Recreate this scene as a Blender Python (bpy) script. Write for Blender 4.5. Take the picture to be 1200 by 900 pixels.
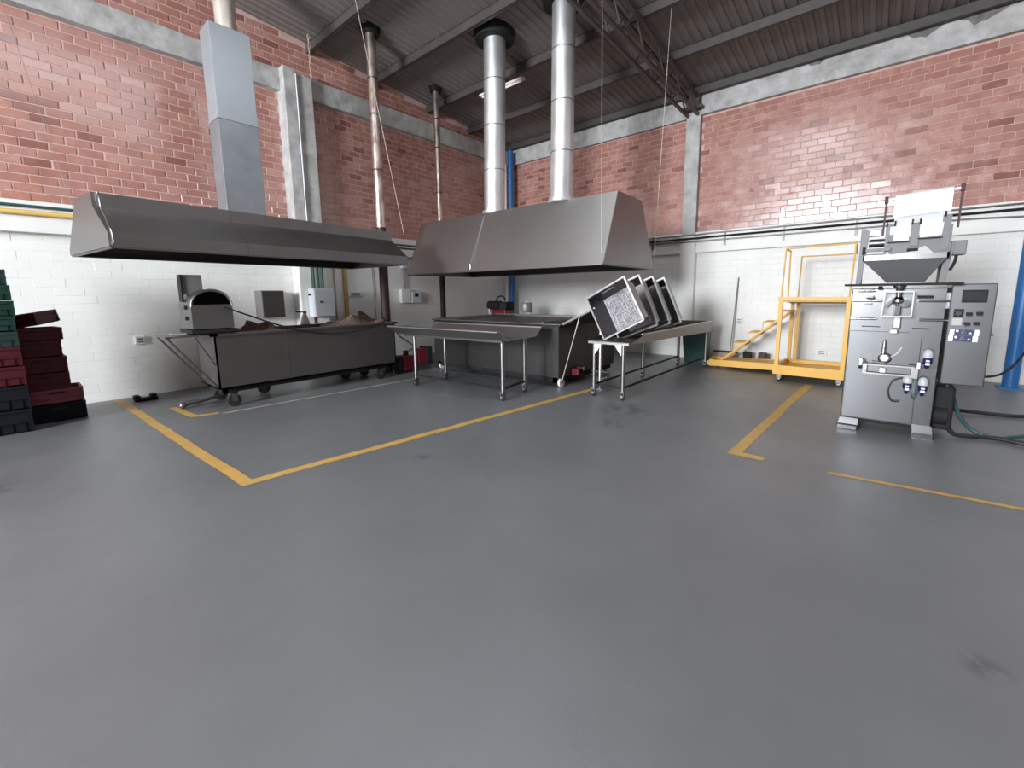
import bpy, bmesh, math, random
from mathutils import Matrix, Vector, noise
for o in list(bpy.data.objects): bpy.data.objects.remove(o, do_unlink=True)
random.seed(7)
scene = bpy.context.scene
COL = scene.collection
R = math.radians

# ------------------------------------------------------------ camera
yaw, pitch, roll = R(49.49), R(-8.3), R(-.74)
fw = Vector((math.cos(pitch)*math.sin(yaw), math.cos(pitch)*math.cos(yaw), math.sin(pitch)))
r0 = Vector((math.cos(yaw), -math.sin(yaw), 0)); u0 = r0.cross(fw)
rt = math.cos(roll)*r0 + math.sin(roll)*u0; up = -math.sin(roll)*r0 + math.cos(roll)*u0
CAMP = Vector((0, 0, 1.5))
cd = bpy.data.cameras.new('camera'); cam = bpy.data.objects.new('camera', cd); COL.objects.link(cam)
m = Matrix((rt, up, -fw)).transposed().to_4x4(); m.translation = CAMP
cam.matrix_world = m
cd.sensor_width = 36; cd.lens = 15.0; cd.shift_y = -33.7/1200; cd.clip_start = .05; cd.clip_end = 200
scene.camera = cam

# ------------------------------------------------------------ world, light, exposure
SKY_STR, DOOR_STR, AMB = 3.1, 96.0, .25
w = bpy.data.worlds.new('world'); scene.world = w; w.use_nodes = True
w.node_tree.nodes['Background'].inputs[0].default_value = (.80, .88, 1, 1)
w.node_tree.nodes['Background'].inputs[1].default_value = AMB
vs = scene.view_settings
vs.view_transform = 'Standard'; vs.look = 'None'; vs.gamma = 1; vs.use_curve_mapping = False
vs.exposure = 0.38

# ------------------------------------------------------------ materials
def mat(name, col, rough=.5, metal=0, spec=.5, var=0.0, vscale=3.0, bump=0.0, bscale=60.0, rvar=0.0, col2=None, stretch=None, coat=0, alpha=1, emit=None, trans=0):
    m = bpy.data.materials.new(name); m.use_nodes = True
    nt = m.node_tree; b = nt.nodes['Principled BSDF']; N = nt.nodes; L = nt.links
    c = tuple(col)+(1,)
    b.inputs['Base Color'].default_value = c
    b.inputs['Roughness'].default_value = rough; b.inputs['Metallic'].default_value = metal
    b.inputs['Specular IOR Level'].default_value = spec
    b.inputs['Coat Weight'].default_value = coat; b.inputs['Coat Roughness'].default_value = .15
    b.inputs['Alpha'].default_value = alpha
    b.inputs['Transmission Weight'].default_value = trans
    if emit:
        b.inputs['Emission Color'].default_value = tuple(emit[0])+(1,); b.inputs['Emission Strength'].default_value = emit[1]
    if var or bump or rvar:
        tc = N.new('ShaderNodeNewGeometry'); mp = N.new('ShaderNodeMapping'); L.new(tc.outputs['Position'], mp.inputs[0])
        if stretch: mp.inputs['Scale'].default_value = stretch
    if var or rvar:
        n = N.new('ShaderNodeTexNoise'); n.inputs['Scale'].default_value = vscale; n.inputs['Detail'].default_value = 6; n.inputs['Roughness'].default_value = .6
        L.new(mp.outputs[0], n.inputs['Vector'])
    if var:
        cr = N.new('ShaderNodeValToRGB'); L.new(n.outputs['Fac'], cr.inputs[0])
        cr.color_ramp.elements[0].position = .3; cr.color_ramp.elements[1].position = .7
        c2 = col2 or [min(1, x*(1+var)) for x in col]
        cr.color_ramp.elements[0].color = tuple(x*(1-var) for x in col)+(1,); cr.color_ramp.elements[1].color = tuple(c2)+(1,)
        L.new(cr.outputs[0], b.inputs['Base Color'])
    if rvar:
        mr = N.new('ShaderNodeMapRange'); L.new(n.outputs['Fac'], mr.inputs[0])
        mr.inputs[1].default_value = .3; mr.inputs[2].default_value = .7; mr.inputs[3].default_value = max(.03, rough-rvar); mr.inputs[4].default_value = min(1, rough+rvar)
        L.new(mr.outputs[0], b.inputs['Roughness'])
    if bump:
        n2 = N.new('ShaderNodeTexNoise'); n2.inputs['Scale'].default_value = bscale; n2.inputs['Detail'].default_value = 4
        L.new(mp.outputs[0], n2.inputs['Vector'])
        bp = N.new('ShaderNodeBump'); bp.inputs['Strength'].default_value = bump; bp.inputs['Distance'].default_value = .01
        L.new(n2.outputs['Fac'], bp.inputs['Height']); L.new(bp.outputs[0], b.inputs['Normal'])
    return m
M = {}
M['brick'] = [mat('brick_%d' % i, c, .24, var=.12, vscale=5, rvar=.10, bump=.08, bscale=25, spec=.6, coat=.7) for i, c in enumerate([
    (.375, .178, .145), (.40, .200, .165), (.345, .155, .125), (.43, .232, .195), (.255, .105, .085), (.39, .185, .142)])]
M['mortar'] = mat('mortar', (.55, .37, .33), .8, var=.10, vscale=4)
M['white_wall'] = mat('white_wall', (.74, .73, .70), .55, var=.05, vscale=1.2, bump=.15, bscale=20)
M['back_wall'] = mat('back_wall', (.35, .35, .34), .7)
M['back_brick'] = mat('back_brick', (.26, .12, .09), .7)
M['white_joint'] = mat('white_joint', (.72, .71, .68), .7)
M['concrete'] = mat('concrete', (.38, .368, .355), .75, var=.25, vscale=5, bump=.35, bscale=18, col2=(.52, .51, .50))
M['concrete_dark'] = mat('concrete_dark', (.22, .21, .19), .8, var=.4, vscale=9, bump=.5, bscale=25)
M['patch'] = mat('patch', (.16, .15, .14), .85, var=.3, vscale=12)
M['roof'] = mat('roof', (.18, .155, .142), .6, var=.1, vscale=2)
M['purlin'] = mat('purlin', (.06, .050, .047), .5, var=.2, vscale=6)
M['truss'] = mat('truss', (.085, .06, .055), .5)
M['steel'] = mat('steel', (.42, .405, .395), .40, 1, var=.06, vscale=1.2, stretch=(1, 1, .15))
M['leg'] = mat('leg_steel', (.26, .25, .245), .38, 1)
M['steel_dull'] = mat('steel_dull', (.225, .215, .212), .42, 1, var=.06, vscale=2)
M['steel_dark'] = mat('steel_dark', (.15, .137, .133), .42, .9, var=.06, vscale=3)
M['galv'] = mat('galv', (.33, .35, .375), .42, .45, var=.08, vscale=2, rvar=.06)
M['chim'] = mat('chim', (.70, .70, .70), .42, .85, var=.05, vscale=3, rvar=.06)
M['chrome'] = mat('chrome', (.55, .55, .55), .12, 1)
M['perf'] = mat('perf', (.20, .19, .20), .42, 1, var=.2, vscale=14, rvar=.08, bump=.5, bscale=35)
M['black'] = mat('black', (.012, .012, .013), .7, spec=.25)
M['soot'] = mat('soot', (.045, .022, .018), .6, .3, var=.4, vscale=8)
M['rusty'] = mat('rusty', (.40, .22, .17), .35, .9, var=.5, vscale=9, col2=(.75, .68, .62), stretch=(1, 1, .4))
M['rubber'] = mat('rubber', (.012, .014, .014), .55)
M['yellow'] = mat('yellow', (.64, .35, .045), .45, var=.08, vscale=5)
M['yellow_pipe'] = mat('yellow_pipe', (.72, .47, .14), .45)
M['ochre'] = mat('ochre', (.42, .27, .07), .5)
M['teal'] = mat('teal', (.02, .075, .075), .5)
M['greenpipe'] = mat('greenpipe', (.015, .085, .045), .5)
M['blue'] = mat('blue', (.018, .13, .36), .4, var=.1, vscale=4)
M['box_grey'] = mat('box_grey', (.20, .19, .18), .45, .3)
M['box_white'] = mat('box_white', (.62, .64, .68), .4)
M['plastic_white'] = mat('plastic_white', (.75, .75, .73), .4)
M['film'] = mat('film', (.58, .59, .605), .35)
M['red'] = mat('red', (.13, .006, .011), .4)
M['c_red'] = mat('c_red', (.052, .005, .009), .5, spec=.25, var=.15, vscale=6)
M['c_pink'] = mat('c_pink', (.15, .033, .045), .5, spec=.3, var=.15, vscale=6)
M['c_green'] = mat('c_green', (.006, .028, .019), .5, spec=.25, var=.15, vscale=6)
M['c_dkgreen'] = mat('c_dkgreen', (.007, .022, .02), .45)
M['c_black'] = mat('c_black', (.006, .007, .010), .6, spec=.12)
M['bin'] = mat('bin', (.008, .06, .045), .45)
M['kraft'] = mat('kraft', (.125, .078, .06), .85, var=.3, vscale=12)
M['paper'] = mat('paper', (.8, .8, .78), .6)
M['screen'] = mat('screen', (.02, .02, .025), .2)
M['clear'] = mat('clear', (.85, .88, .9), .08, trans=.9)
M['navy'] = mat('navy', (.012, .014, .07), .35)
M['tan'] = mat('tan', (.45, .33, .26), .7)
M['wire'] = mat('wire', (.45, .40, .36), .4, .6)
M['skylight'] = mat('skylight', (.9, .9, .9), .5, emit=((.88, .94, 1.0), SKY_STR))
M['daylight'] = mat('daylight', (.9, .9, .9), .5, emit=((.90, .95, 1.0), DOOR_STR))
M['tube'] = mat('tube', (.75, .66, .62), .4)

# floor: painted concrete with wear, stains and lighter painted zones
def floor_mat():
    m = bpy.data.materials.new('floor_paint'); m.use_nodes = True
    nt = m.node_tree; N = nt.nodes; L = nt.links; b = N['Principled BSDF']
    g = N.new('ShaderNodeNewGeometry')
    def nz(sc, det=6, stretch=None, rough=.6):
        mp = N.new('ShaderNodeMapping'); L.new(g.outputs['Position'], mp.inputs[0])
        if stretch: mp.inputs['Scale'].default_value = stretch
        n = N.new('ShaderNodeTexNoise'); n.inputs['Scale'].default_value = sc; n.inputs['Detail'].default_value = det; n.inputs['Roughness'].default_value = rough
        L.new(mp.outputs[0], n.inputs['Vector']); return n.outputs['Fac']
    def rng(v, a, b_, c, d):
        r = N.new('ShaderNodeMapRange'); L.new(v, r.inputs[0]); r.inputs[1].default_value = a; r.inputs[2].default_value = b_; r.inputs[3].default_value = c; r.inputs[4].default_value = d; return r.outputs[0]
    def op(o, a, b_=None):
        n = N.new('ShaderNodeMath'); n.operation = o
        for i, v in enumerate((a, b_)):
            if v is None: continue
            if isinstance(v, (int, float)): n.inputs[i].default_value = v
            else: L.new(v, n.inputs[i])
        return n.outputs[0]
    big = rng(nz(.45, 4), .3, .7, .86, 1.10); mid = rng(nz(2.4, 8, None, .7), .3, .7, .95, 1.05)
    v = op('MULTIPLY', big, mid)
    sep = N.new('ShaderNodeSeparateXYZ'); L.new(g.outputs['Position'], sep.inputs[0])
    # lighter paint inside the machine bay (beyond its yellow line)
    zone = op('MULTIPLY', rng(sep.outputs[0], 4.2, 4.5, 0, 1), rng(sep.outputs[1], .95, .7, 0, 1))
    v = op('MULTIPLY', v, op('ADD', 1.0, op('MULTIPLY', zone, .16)))
    # dark damp stains, fixed places
    def blot(cx, cy, rx, ry, th):
        dx = op('DIVIDE', op('SUBTRACT', sep.outputs[0], cx), rx); dy = op('DIVIDE', op('SUBTRACT', sep.outputs[1], cy), ry)
        d = op('SQRT', op('ADD', op('MULTIPLY', dx, dx), op('MULTIPLY', dy, dy)))
        n = nz(7, 6)
        return op('MULTIPLY', rng(d, 1.0, .3, 0, 1), rng(n, th, th+.06, 0, 1))
    st = blot(4.95, 2.35, .45, .45, .47)
    for a in ((4.35, 2.2, .22, .28, .48), (7.2, 2.3, 1.1, .45, .46), (8.2, 2.4, .8, .4, .44), (2.35, -.45, .10, .09, .42), (1.05, 5.8, .35, .2, .53), (2.3, 3.1, .12, .12, .50), (2.1, 7.0, .8, .3, .48), (-.3, 5.2, .35, .2, .5)):
        st = op('MAXIMUM', st, blot(*a))
    v = op('MULTIPLY', v, op('SUBTRACT', 1.0, op('MULTIPLY', st, .42)))
    specks = rng(nz(5.5, 2), .80, .82, 1, .35)
    v = op('MULTIPLY', v, specks)
    mx = N.new('ShaderNodeMix'); mx.data_type = 'RGBA'; mx.blend_type = 'MULTIPLY'; mx.inputs[0].default_value = 1
    mx.inputs[6].default_value = (.118, .121, .126, 1)
    cc = N.new('ShaderNodeCombineColor'); [L.new(v, cc.inputs[i]) for i in range(3)]
    L.new(cc.outputs[0], mx.inputs[7]); L.new(mx.outputs[2], b.inputs['Base Color'])
    L.new(rng(nz(1.6, 7), .3, .7, .44, .60), b.inputs['Roughness'])
    b.inputs['Specular IOR Level'].default_value = .8
    b.inputs['Coat Weight'].default_value = .45; b.inputs['Coat Roughness'].default_value = .38
    bp = N.new('ShaderNodeBump'); bp.inputs['Strength'].default_value = .12; bp.inputs['Distance'].default_value = .01
    L.new(nz(14, 5), bp.inputs['Height']); L.new(bp.outputs[0], b.inputs['Normal'])
    return m
M['floor'] = floor_mat()
def line_mat():
    m = mat('line_paint', (.46, .275, .07), .5, var=.12, vscale=8)
    return m
M['line'] = line_mat()

# ------------------------------------------------------------ helpers
def tag(o, label=None, cat=None, group=None, kind=None):
    if label: o['label'] = label
    if cat: o['category'] = cat
    if group: o['group'] = group
    if kind: o['kind'] = kind
    return o
def thing(name, label, cat, loc=(0, 0, 0), rz=0, group=None):
    o = bpy.data.objects.new(name, None); COL.objects.link(o); o.location = loc; o.rotation_euler = (0, 0, rz)
    o.empty_display_size = .1
    return tag(o, label, cat, group)
class MB:
    """collects world-space shapes; build() links them as one mesh object"""
    def __init__(s, T=None): s.v = []; s.f = []; s.sm = []; s.T = T; s.mi = []; s.cur = 0
    def add(s, vs, fs, smooth=False):
        k = len(s.v)
        for p in vs:
            p = Vector(p); s.v.append(s.T @ p if s.T else p)
        for f in fs: s.f.append([k+i for i in f]); s.sm.append(smooth); s.mi.append(s.cur)
        return s
    def box(s, a, b, bev=0):
        x0, x1 = sorted((a[0], b[0])); y0, y1 = sorted((a[1], b[1])); z0, z1 = sorted((a[2], b[2]))
        if bev <= 0:
            return s.add([(x0,y0,z0),(x1,y0,z0),(x1,y1,z0),(x0,y1,z0),(x0,y0,z1),(x1,y0,z1),(x1,y1,z1),(x0,y1,z1)],
                  [(3,2,1,0),(4,5,6,7),(0,1,5,4),(1,2,6,5),(2,3,7,6),(3,0,4,7)])
        bm = bmesh.new(); bmesh.ops.create_cube(bm, size=1)
        for v in bm.verts: v.co = Vector(((x0+x1)/2+v.co.x*(x1-x0), (y0+y1)/2+v.co.y*(y1-y0), (z0+z1)/2+v.co.z*(z1-z0)))
        bmesh.ops.bevel(bm, geom=bm.edges[:], offset=bev, segments=2, affect='EDGES', profile=.5)
        bm.verts.index_update()
        s.add([v.co.copy() for v in bm.verts], [[v.index for v in f.verts] for f in bm.faces]); bm.free(); return s
    def obox(s, c, ax, ay, az):
        c = Vector(c); ax = Vector(ax)/2; ay = Vector(ay)/2; az = Vector(az)/2
        vs = [c-ax-ay-az, c+ax-ay-az, c+ax+ay-az, c-ax+ay-az, c-ax-ay+az, c+ax-ay+az, c+ax+ay+az, c-ax+ay+az]
        return s.add(vs, [(3,2,1,0),(4,5,6,7),(0,1,5,4),(1,2,6,5),(2,3,7,6),(3,0,4,7)])
    def bar(s, a, b, w, h=None, upv=(0, 0, 1)):
        a = Vector(a); b = Vector(b); h = h or w; d = b-a; u = Vector(upv)
        x = d.cross(u)
        if x.length < 1e-5: x = d.cross(Vector((1, 0, 0)))
        x.normalize(); y = x.cross(d).normalized()
        return s.obox((a+b)/2, x*w, d, y*h)
    def cyl(s, a, b, r, r2=None, n=20, caps=True):
        a = Vector(a); b = Vector(b); r2 = r if r2 is None else r2; d = (b-a).normalized()
        x = d.orthogonal().normalized(); y = d.cross(x); vs = []
        for i in range(n):
            t = 2*math.pi*i/n; e = x*math.cos(t)+y*math.sin(t); vs += [a+e*r, b+e*r2]
        s.add(vs, [(2*i, 2*((i+1) % n), 2*((i+1) % n)+1, 2*i+1) for i in range(n)], True)
        if caps:
            s.add([vs[2*i] for i in range(n)], [list(range(n))[::-1]]); s.add([vs[2*i+1] for i in range(n)], [list(range(n))])
        return s
    def tube(s, pts, r, n=8):
        pts = [Vector(p) for p in pts]; rings = []; px = None
        for i, p in enumerate(pts):
            d = (pts[min(i+1, len(pts)-1)]-pts[max(i-1, 0)]).normalized()
            if px is None: px = d.orthogonal().normalized()
            px = (px-d*px.dot(d)).normalized(); y = d.cross(px)
            rings.append([p+(px*math.cos(2*math.pi*k/n)+y*math.sin(2*math.pi*k/n))*r for k in range(n)])
        vs = [v for q in rings for v in q]; fs = []
        for i in range(len(rings)-1):
            for k in range(n): fs.append((i*n+k, i*n+(k+1) % n, (i+1)*n+(k+1) % n, (i+1)*n+k))
        s.add(vs, fs, True); s.add(rings[0], [list(range(n))[::-1]]); s.add(rings[-1], [list(range(n))]); return s
    def lathe(s, c, prof, n=24, axis=(0, 0, 1)):
        c = Vector(c); d = Vector(axis).normalized(); x = d.orthogonal().normalized(); y = d.cross(x); vs = []; fs = []
        for (r, h) in prof:
            for k in range(n): t = 2*math.pi*k/n; vs.append(c+d*h+(x*math.cos(t)+y*math.sin(t))*max(r, 1e-4))
        for i in range(len(prof)-1):
            for k in range(n): fs.append((i*n+k, i*n+(k+1) % n, (i+1)*n+(k+1) % n, (i+1)*n+k))
        return s.add(vs, fs, True)
    def prism(s, poly, d):
        """planar polygon (3d points) extruded by vector d"""
        p = [Vector(q) for q in poly]; d = Vector(d); n = len(p)
        return s.add(p+[q+d for q in p], [list(range(n))[::-1], list(range(n, 2*n))]+[(i, (i+1) % n, (i+1) % n+n, i+n) for i in range(n)])
    def quad(s, *p): return s.add(p, [list(range(len(p)))])
    def plate(s, pts, t):
        """thin plate from a planar polygon with thickness t along its normal"""
        p = [Vector(q) for q in pts]; n = (p[1]-p[0]).cross(p[2]-p[0]).normalized()
        return s.prism(p, n*t)
    def build(s, name, m, parent=None, label=None, cat=None, group=None, kind=None):
        me = bpy.data.meshes.new(name)
        root = parent
        while root is not None and root.parent is not None: root = root.parent
        inv = root.matrix_basis.inverted() if root is not None else Matrix()
        me.from_pydata([inv @ v for v in s.v], [], s.f)
        ms = m if isinstance(m, (list, tuple)) else [m]
        for q in ms: me.materials.append(q)
        for p, sm, mi in zip(me.polygons, s.sm, s.mi): p.use_smooth = sm; p.material_index = mi
        me.update()
        bm = bmesh.new(); bm.from_mesh(me); bmesh.ops.recalc_face_normals(bm, faces=bm.faces); bm.to_mesh(me); bm.free()
        o = bpy.data.objects.new(name, me); COL.objects.link(o)
        if parent is not None: o.parent = parent
        return tag(o, label, cat, group, kind)
def spline(pts, n=8):
    P = [Vector(p) for p in pts]; out = []
    for i in range(len(P)-1):
        p0 = P[max(i-1, 0)]; p1 = P[i]; p2 = P[i+1]; p3 = P[min(i+2, len(P)-1)]
        for k in range(n):
            t = k/n; out.append(.5*((2*p1)+(p2-p0)*t+(2*p0-5*p1+4*p2-p3)*t*t+(-p0+3*p1-3*p2+p3)*t**3))
    out.append(P[-1]); return out
def kids(o): return [c for c in o.children]
def copy_tree(o, parent=None):
    c = o.copy(); COL.objects.link(c); c.parent = parent
    for ch in kids(o): copy_tree(ch, c)
    return c
def rotT(px, py, a): return Matrix.Translation((px, py, 0)) @ Matrix.Rotation(a, 4, 'Z') @ Matrix.Translation((-px, -py, 0))

YL, XR, YB, XF = 8.56, 10.0, -9.0, -11.0
ZB, ZT0, ZT1, ZL = 2.77, 5.13, 5.52, 2.36
def roofz(x): return 5.66+.085*(XR-x)

# ------------------------------------------------------------ structure
fl = MB().quad((XF, YB, 0), (XR, YB, 0), (XR, YL, 0), (XF, YL, 0)).build('floor', M['floor'], kind='structure')
def strip(pts, wd, label):
    """flat painted band along a polyline with mitred joints"""
    P = [Vector((p[0], p[1], 0)) for p in pts]; mb = MB(); L_, R_ = [], []
    for i, p in enumerate(P):
        d1 = (P[i]-P[i-1]).normalized() if i else (P[1]-P[0]).normalized(); d2 = (P[i+1]-P[i]).normalized() if i < len(P)-1 else d1
        n = Vector((-(d1+d2).y, (d1+d2).x, 0)).normalized(); k = wd/2/max(.4, n.dot(Vector((-d1.y, d1.x, 0))))
        L_.append(p+n*k); R_.append(p-n*k)
    vs = [q+Vector((0, 0, .002)) for q in L_]+[q+Vector((0, 0, .002)) for q in R_]; n = len(P)
    mb.add(vs, [(i, i+1, n+i+1, n+i) for i in range(n-1)])
    return mb.build('painted_line', M['line'], fl, label=label)
def rag(a, b, n, j=.008):
    a = Vector(a); b = Vector(b); q = Vector((-(b-a).y, (b-a).x)).normalized()
    return [a+(b-a)*i/n+q*random.uniform(-j, j)*(0 < i < n) for i in range(n+1)]
strip(rag((.90, 8.50), (1.09, 3.78), 14)+rag((1.09, 3.78), (5.75, 3.27), 14)[1:], .10, 'yellow painted line bounding the cooking bay')
strip([(1.30, 7.25), (1.37, 6.50), (1.62, 6.42)], .09, 'short worn yellow corner mark beside the long tank')
strip(rag((8.05, .72), (4.22, .90), 10)+rag((4.22, .90), (4.22, .66), 3)[1:], .10, 'yellow line leading from the corner to the platform')
strip(rag((4.22, .20), (4.42, -2.2), 8), .055, 'faded yellow line in front of the packing machine')

M['line_faded'] = mat('line_faded', (.42, .36, .26), .6)
MB().obox((3.1, 6.28, .002), (2.9, -.16, 0), (.002, .035, 0), (0, 0, .001)).build('painted_line', M['line_faded'], fl, label='thin faded line along the front of the long tank')
# masonry: bricks laid as pieces, the biggest ones single objects, the rest joined
def proj_size(p, ax):
    v = p-CAMP; d = v.dot(fw)
    if d < .3: return 0
    x = v.dot(rt)/d*500; y = -v.dot(up)/d*500
    if not (-610 < x < 610 and -430 < y < 500): return 0
    v2 = p+ax-CAMP; x2 = v2.dot(rt)/v2.dot(fw)*500; y2 = -v2.dot(up)/v2.dot(fw)*500
    return math.hypot(x2-x, y2-y)/d
brick_meshes = {}
def unit_brick(L_, H_, D_, c, mi, mt, nm):
    key = (round(L_, 4), round(H_, 4), mi, nm)
    if key in brick_meshes: return brick_meshes[key]
    l, h = L_/2, H_/2
    vs = [(-l,0,-h),(l,0,-h),(l,0,h),(-l,0,h),(-l,-D_+c,-h),(l,-D_+c,-h),(l,-D_+c,h),(-l,-D_+c,h),(-l+c,-D_,-h+c),(l-c,-D_,-h+c),(l-c,-D_,h-c),(-l+c,-D_,h-c)]
    fs = [(8,9,10,11),(0,1,5,4),(1,2,6,5),(2,3,7,6),(3,0,4,7),(4,5,9,8),(5,6,10,9),(6,7,11,10),(7,4,8,11)]
    me = bpy.data.meshes.new(nm); me.from_pydata(vs, [], fs); me.materials.append(mt); me.update()
    brick_meshes[key] = me; return me
def masonry(wall, origin, rz, length, z0, z1, bl, bh, gap, depth, mats, nsingle, name, holes=(), tilt=.009, weights=None, topf=None, chamfer=.004):
    """rows of bricks on the plane through origin; local x runs along the wall, local -y faces the room"""
    Rz = Matrix.Rotation(rz, 4, 'Z'); T = Matrix.Translation(origin) @ Rz
    items = []; nr = int(round((z1-z0)/bh)); off = 0
    for r in range(nr):
        zc = z0+(r+.5)*bh
        x = -((r % 2)*.5+random.uniform(0, .18))*bl
        while x < length:
            a, b = max(x+gap/2, 0), min(x+bl-gap/2, length); x += bl
            if b-a < .05: continue
            if any(not (b <= h[0] or a >= h[1] or zc <= h[2] or zc >= h[3]) for h in holes):
                for h in holes:
                    if zc > h[2] and zc < h[3]:
                        if a < h[0] < b: b = h[0]-.002
                        elif a < h[1] < b: a = h[1]+.002
                        elif a >= h[0] and b <= h[1]: a = b
                if b-a < .05: continue
            if topf and zc+bh/2 > topf(T @ Vector(((a+b)/2, 0, 0))): continue
            cx = (a+b)/2; items.append((cx, zc, b-a))
    sized = []
    for it in items:
        p = T @ Vector((it[0], 0, it[1])); sized.append((proj_size(p, (Rz @ Vector((1, 0, 0)))*it[2]), it))
    sized.sort(key=lambda q: -q[0])
    mb = MB(); nm = len(mats)
    for i, (sz, (cx, zc, ln)) in enumerate(sized):
        mi = random.choices(range(nm), weights or [1]*nm)[0]
        rot = Matrix.Rotation(random.gauss(0, tilt), 4, 'X') @ Matrix.Rotation(random.gauss(0, tilt), 4, 'Z')
        pr_ = random.uniform(-.0015, .0015)
        W = T @ Matrix.Translation((cx, pr_, zc)) @ rot
        if i < nsingle and sz > 0:
            me = unit_brick(round(ln, 2), bh-gap, depth, chamfer, mi, mats[mi], name)
            o = bpy.data.objects.new(name, me); COL.objects.link(o); o.parent = wall; o.matrix_basis = W
        else:
            l, h, c, D_ = ln/2, (bh-gap)/2, chamfer, depth
            mb.cur = mi
            vs = [(-l,0,-h),(l,0,-h),(l,0,h),(-l,0,h),(-l,-D_+c,-h),(l,-D_+c,-h),(l,-D_+c,h),(-l,-D_+c,h),(-l+c,-D_,-h+c),(l-c,-D_,-h+c),(l-c,-D_,h-c),(-l+c,-D_,h-c)]
            mb.add([W @ Vector(v) for v in vs], [(8,9,10,11),(0,1,5,4),(1,2,6,5),(2,3,7,6),(3,0,4,7),(4,5,9,8),(5,6,10,9),(6,7,11,10),(7,4,8,11)])
    mb.build(name+'work', list(mats), wall, kind='stuff')

def wallmesh(name, quads, mats):
    mb = MB()
    for q, mi in quads: mb.cur = mi; mb.quad(*q)
    return mb.build(name, mats, kind='structure')
# left wall (runs along x at y = YL); right wall (runs along y at x = XR)
def wall_pts_L(x0, x1, z0, z1f):
    return [(x0, YL, z0), (x1, YL, z0), (x1, YL, z1f(x1)), (x0, YL, z1f(x0))]
wl = wallmesh('wall_left', [(wall_pts_L(XF, XR, 0, lambda x: ZB), 1), (wall_pts_L(XF, XR, ZB, lambda x: roofz(x)+.02), 0)], [M['mortar'], M['white_joint']])
wr = wallmesh('wall_right', [([(XR, YB, 0), (XR, YL, 0), (XR, YL, ZB), (XR, YB, ZB)], 1), ([(XR, YB, ZB), (XR, YL, ZB), (XR, YL, roofz(XR)+.02), (XR, YB, roofz(XR)+.02)], 0)], [M['mortar'], M['white_joint']])
BW = [5, 4, 4, 3, 1.0, 4]
CX0, CX1, CYF = 3.60, 4.12, 8.26     # left wall column
PY0, PY1 = 3.15, 3.44                # right wall pillar
masonry(wl, (-1.5, YL, 0), 0, 11.45, ZB, ZT0-.02, .268, .112, .013, .006, M['brick'], 300, 'brick', holes=[(CX0+1.5, CX1+1.5, 0, 9)], weights=BW)
wl2 = MB().quad((-1.5, YL-.001, ZT1), (-1.5, YL-.001, ZT1-.01), (-1.49, YL-.001, ZT1-.01)).build('upper_brickwork', M['mortar'], wl)
masonry(wl2, (-1.5, YL, 0), 0, 11.45, ZT1, 6.62, .268, .112, .013, .006, M['brick'], 40, 'brick', weights=BW, topf=lambda p: roofz(p.x))
masonry(wr, (XR, YL, 0), -math.pi/2, 14.0, ZB, ZT0, .268, .112, .010, .006, M['brick'], 300, 'brick', holes=[(YL-PY1, YL-PY0, 0, 9)], weights=BW)
masonry(wl, (-1.5, YL, 0), 0, 11.45, .02, ZL, .30, .117, .003, .002, [M['white_wall']], 120, 'painted_brick', holes=[(CX0+1.5, CX1+1.5, 0, 9)], tilt=.002, chamfer=.003)
masonry(wr, (XR, YL, 0), -math.pi/2, 14.0, .02, ZL-.03, .30, .117, .003, .002, [M['white_wall']], 120, 'painted_brick', holes=[(YL-PY1, YL-PY0, 0, 9)], tilt=.002, chamfer=.003)

def trim(n, mb, m, label=None): 
    o = mb.build('trim_%d' % n, m, kind='structure')
    if label: o['label'] = label
    return o
def rough_beam(a, b, sect, n, j, m, name_n, label):
    """concrete member with uneven faces: section polygon swept from a to b"""
    a = Vector(a); b = Vector(b); mb = MB(); k = len(sect); rings = []
    for i in range(n+1):
        p = a+(b-a)*i/n; rings += [p+Vector(q)+Vector((random.uniform(-j, j), random.uniform(-j, j), random.uniform(-j, j))) for q in sect]
    fs = [(i*k+q, i*k+(q+1) % k, (i+1)*k+(q+1) % k, (i+1)*k+q) for i in range(n) for q in range(k)]
    mb.add(rings, fs+[list(range(k))[::-1], list(range(n*k, (n+1)*k))]); return trim(name_n, mb, m, label)
def secL(z0, z1, d): d += .04; return [(0, .02, z0), (0, -d, z0+.0), (0, -d, z1), (0, .02, z1)]
def secR(z0, z1, d): return [(.02, 0, z0), (-d, 0, z0), (-d, 0, z1), (.02, 0, z1)]
bL1 = rough_beam((-3, YL, 0), (CX0, YL, 0), secL(ZT0, ZT1-.04, .10), 24, .006, M['concrete'], 1, 'grey concrete ring beam on the brick wall left of the column')
bL2 = rough_beam((CX1, YL, 0), (XR, YL, 0), secL(ZT0, ZT1-.02, .10), 18, .005, M['concrete'], 2, 'grey concrete ring beam between the column and the corner')
bR1 = rough_beam((XR, YL-.1, 0), (XR, PY1, 0), secR(ZT0, ZT1, .10), 14, .004, M['concrete'], 3, 'grey concrete ring beam from the corner to the pillar')
bR2 = rough_beam((XR, PY0, 0), (XR, -5.5, 0), secR(ZT0+.02, ZT1+.02, .10), 20, .004, M['concrete'], 4, 'grey concrete ring beam right of the pillar with broken render')
# broken render patches on the right beam
pb = MB()
for (y0, y1, dz) in ((1.35, 1.05, .12), (.05, -.45, .17), (-.55, -1.15, .20)):
    n = 9; top = ZT1+.035; pts = [(XR-.108, y0, top)]
    for i in range(1, n): t = i/n; pts.append((XR-.108, y0+(y1-y0)*t, top-dz*math.sin(math.pi*t)*random.uniform(.55, 1)))
    pts.append((XR-.108, y1, top)); pb.prism(pts[::-1], (.004, 0, 0))
pb.build('render_patch', M['patch'], bR2, label='dark patches where the render has fallen off')
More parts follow.
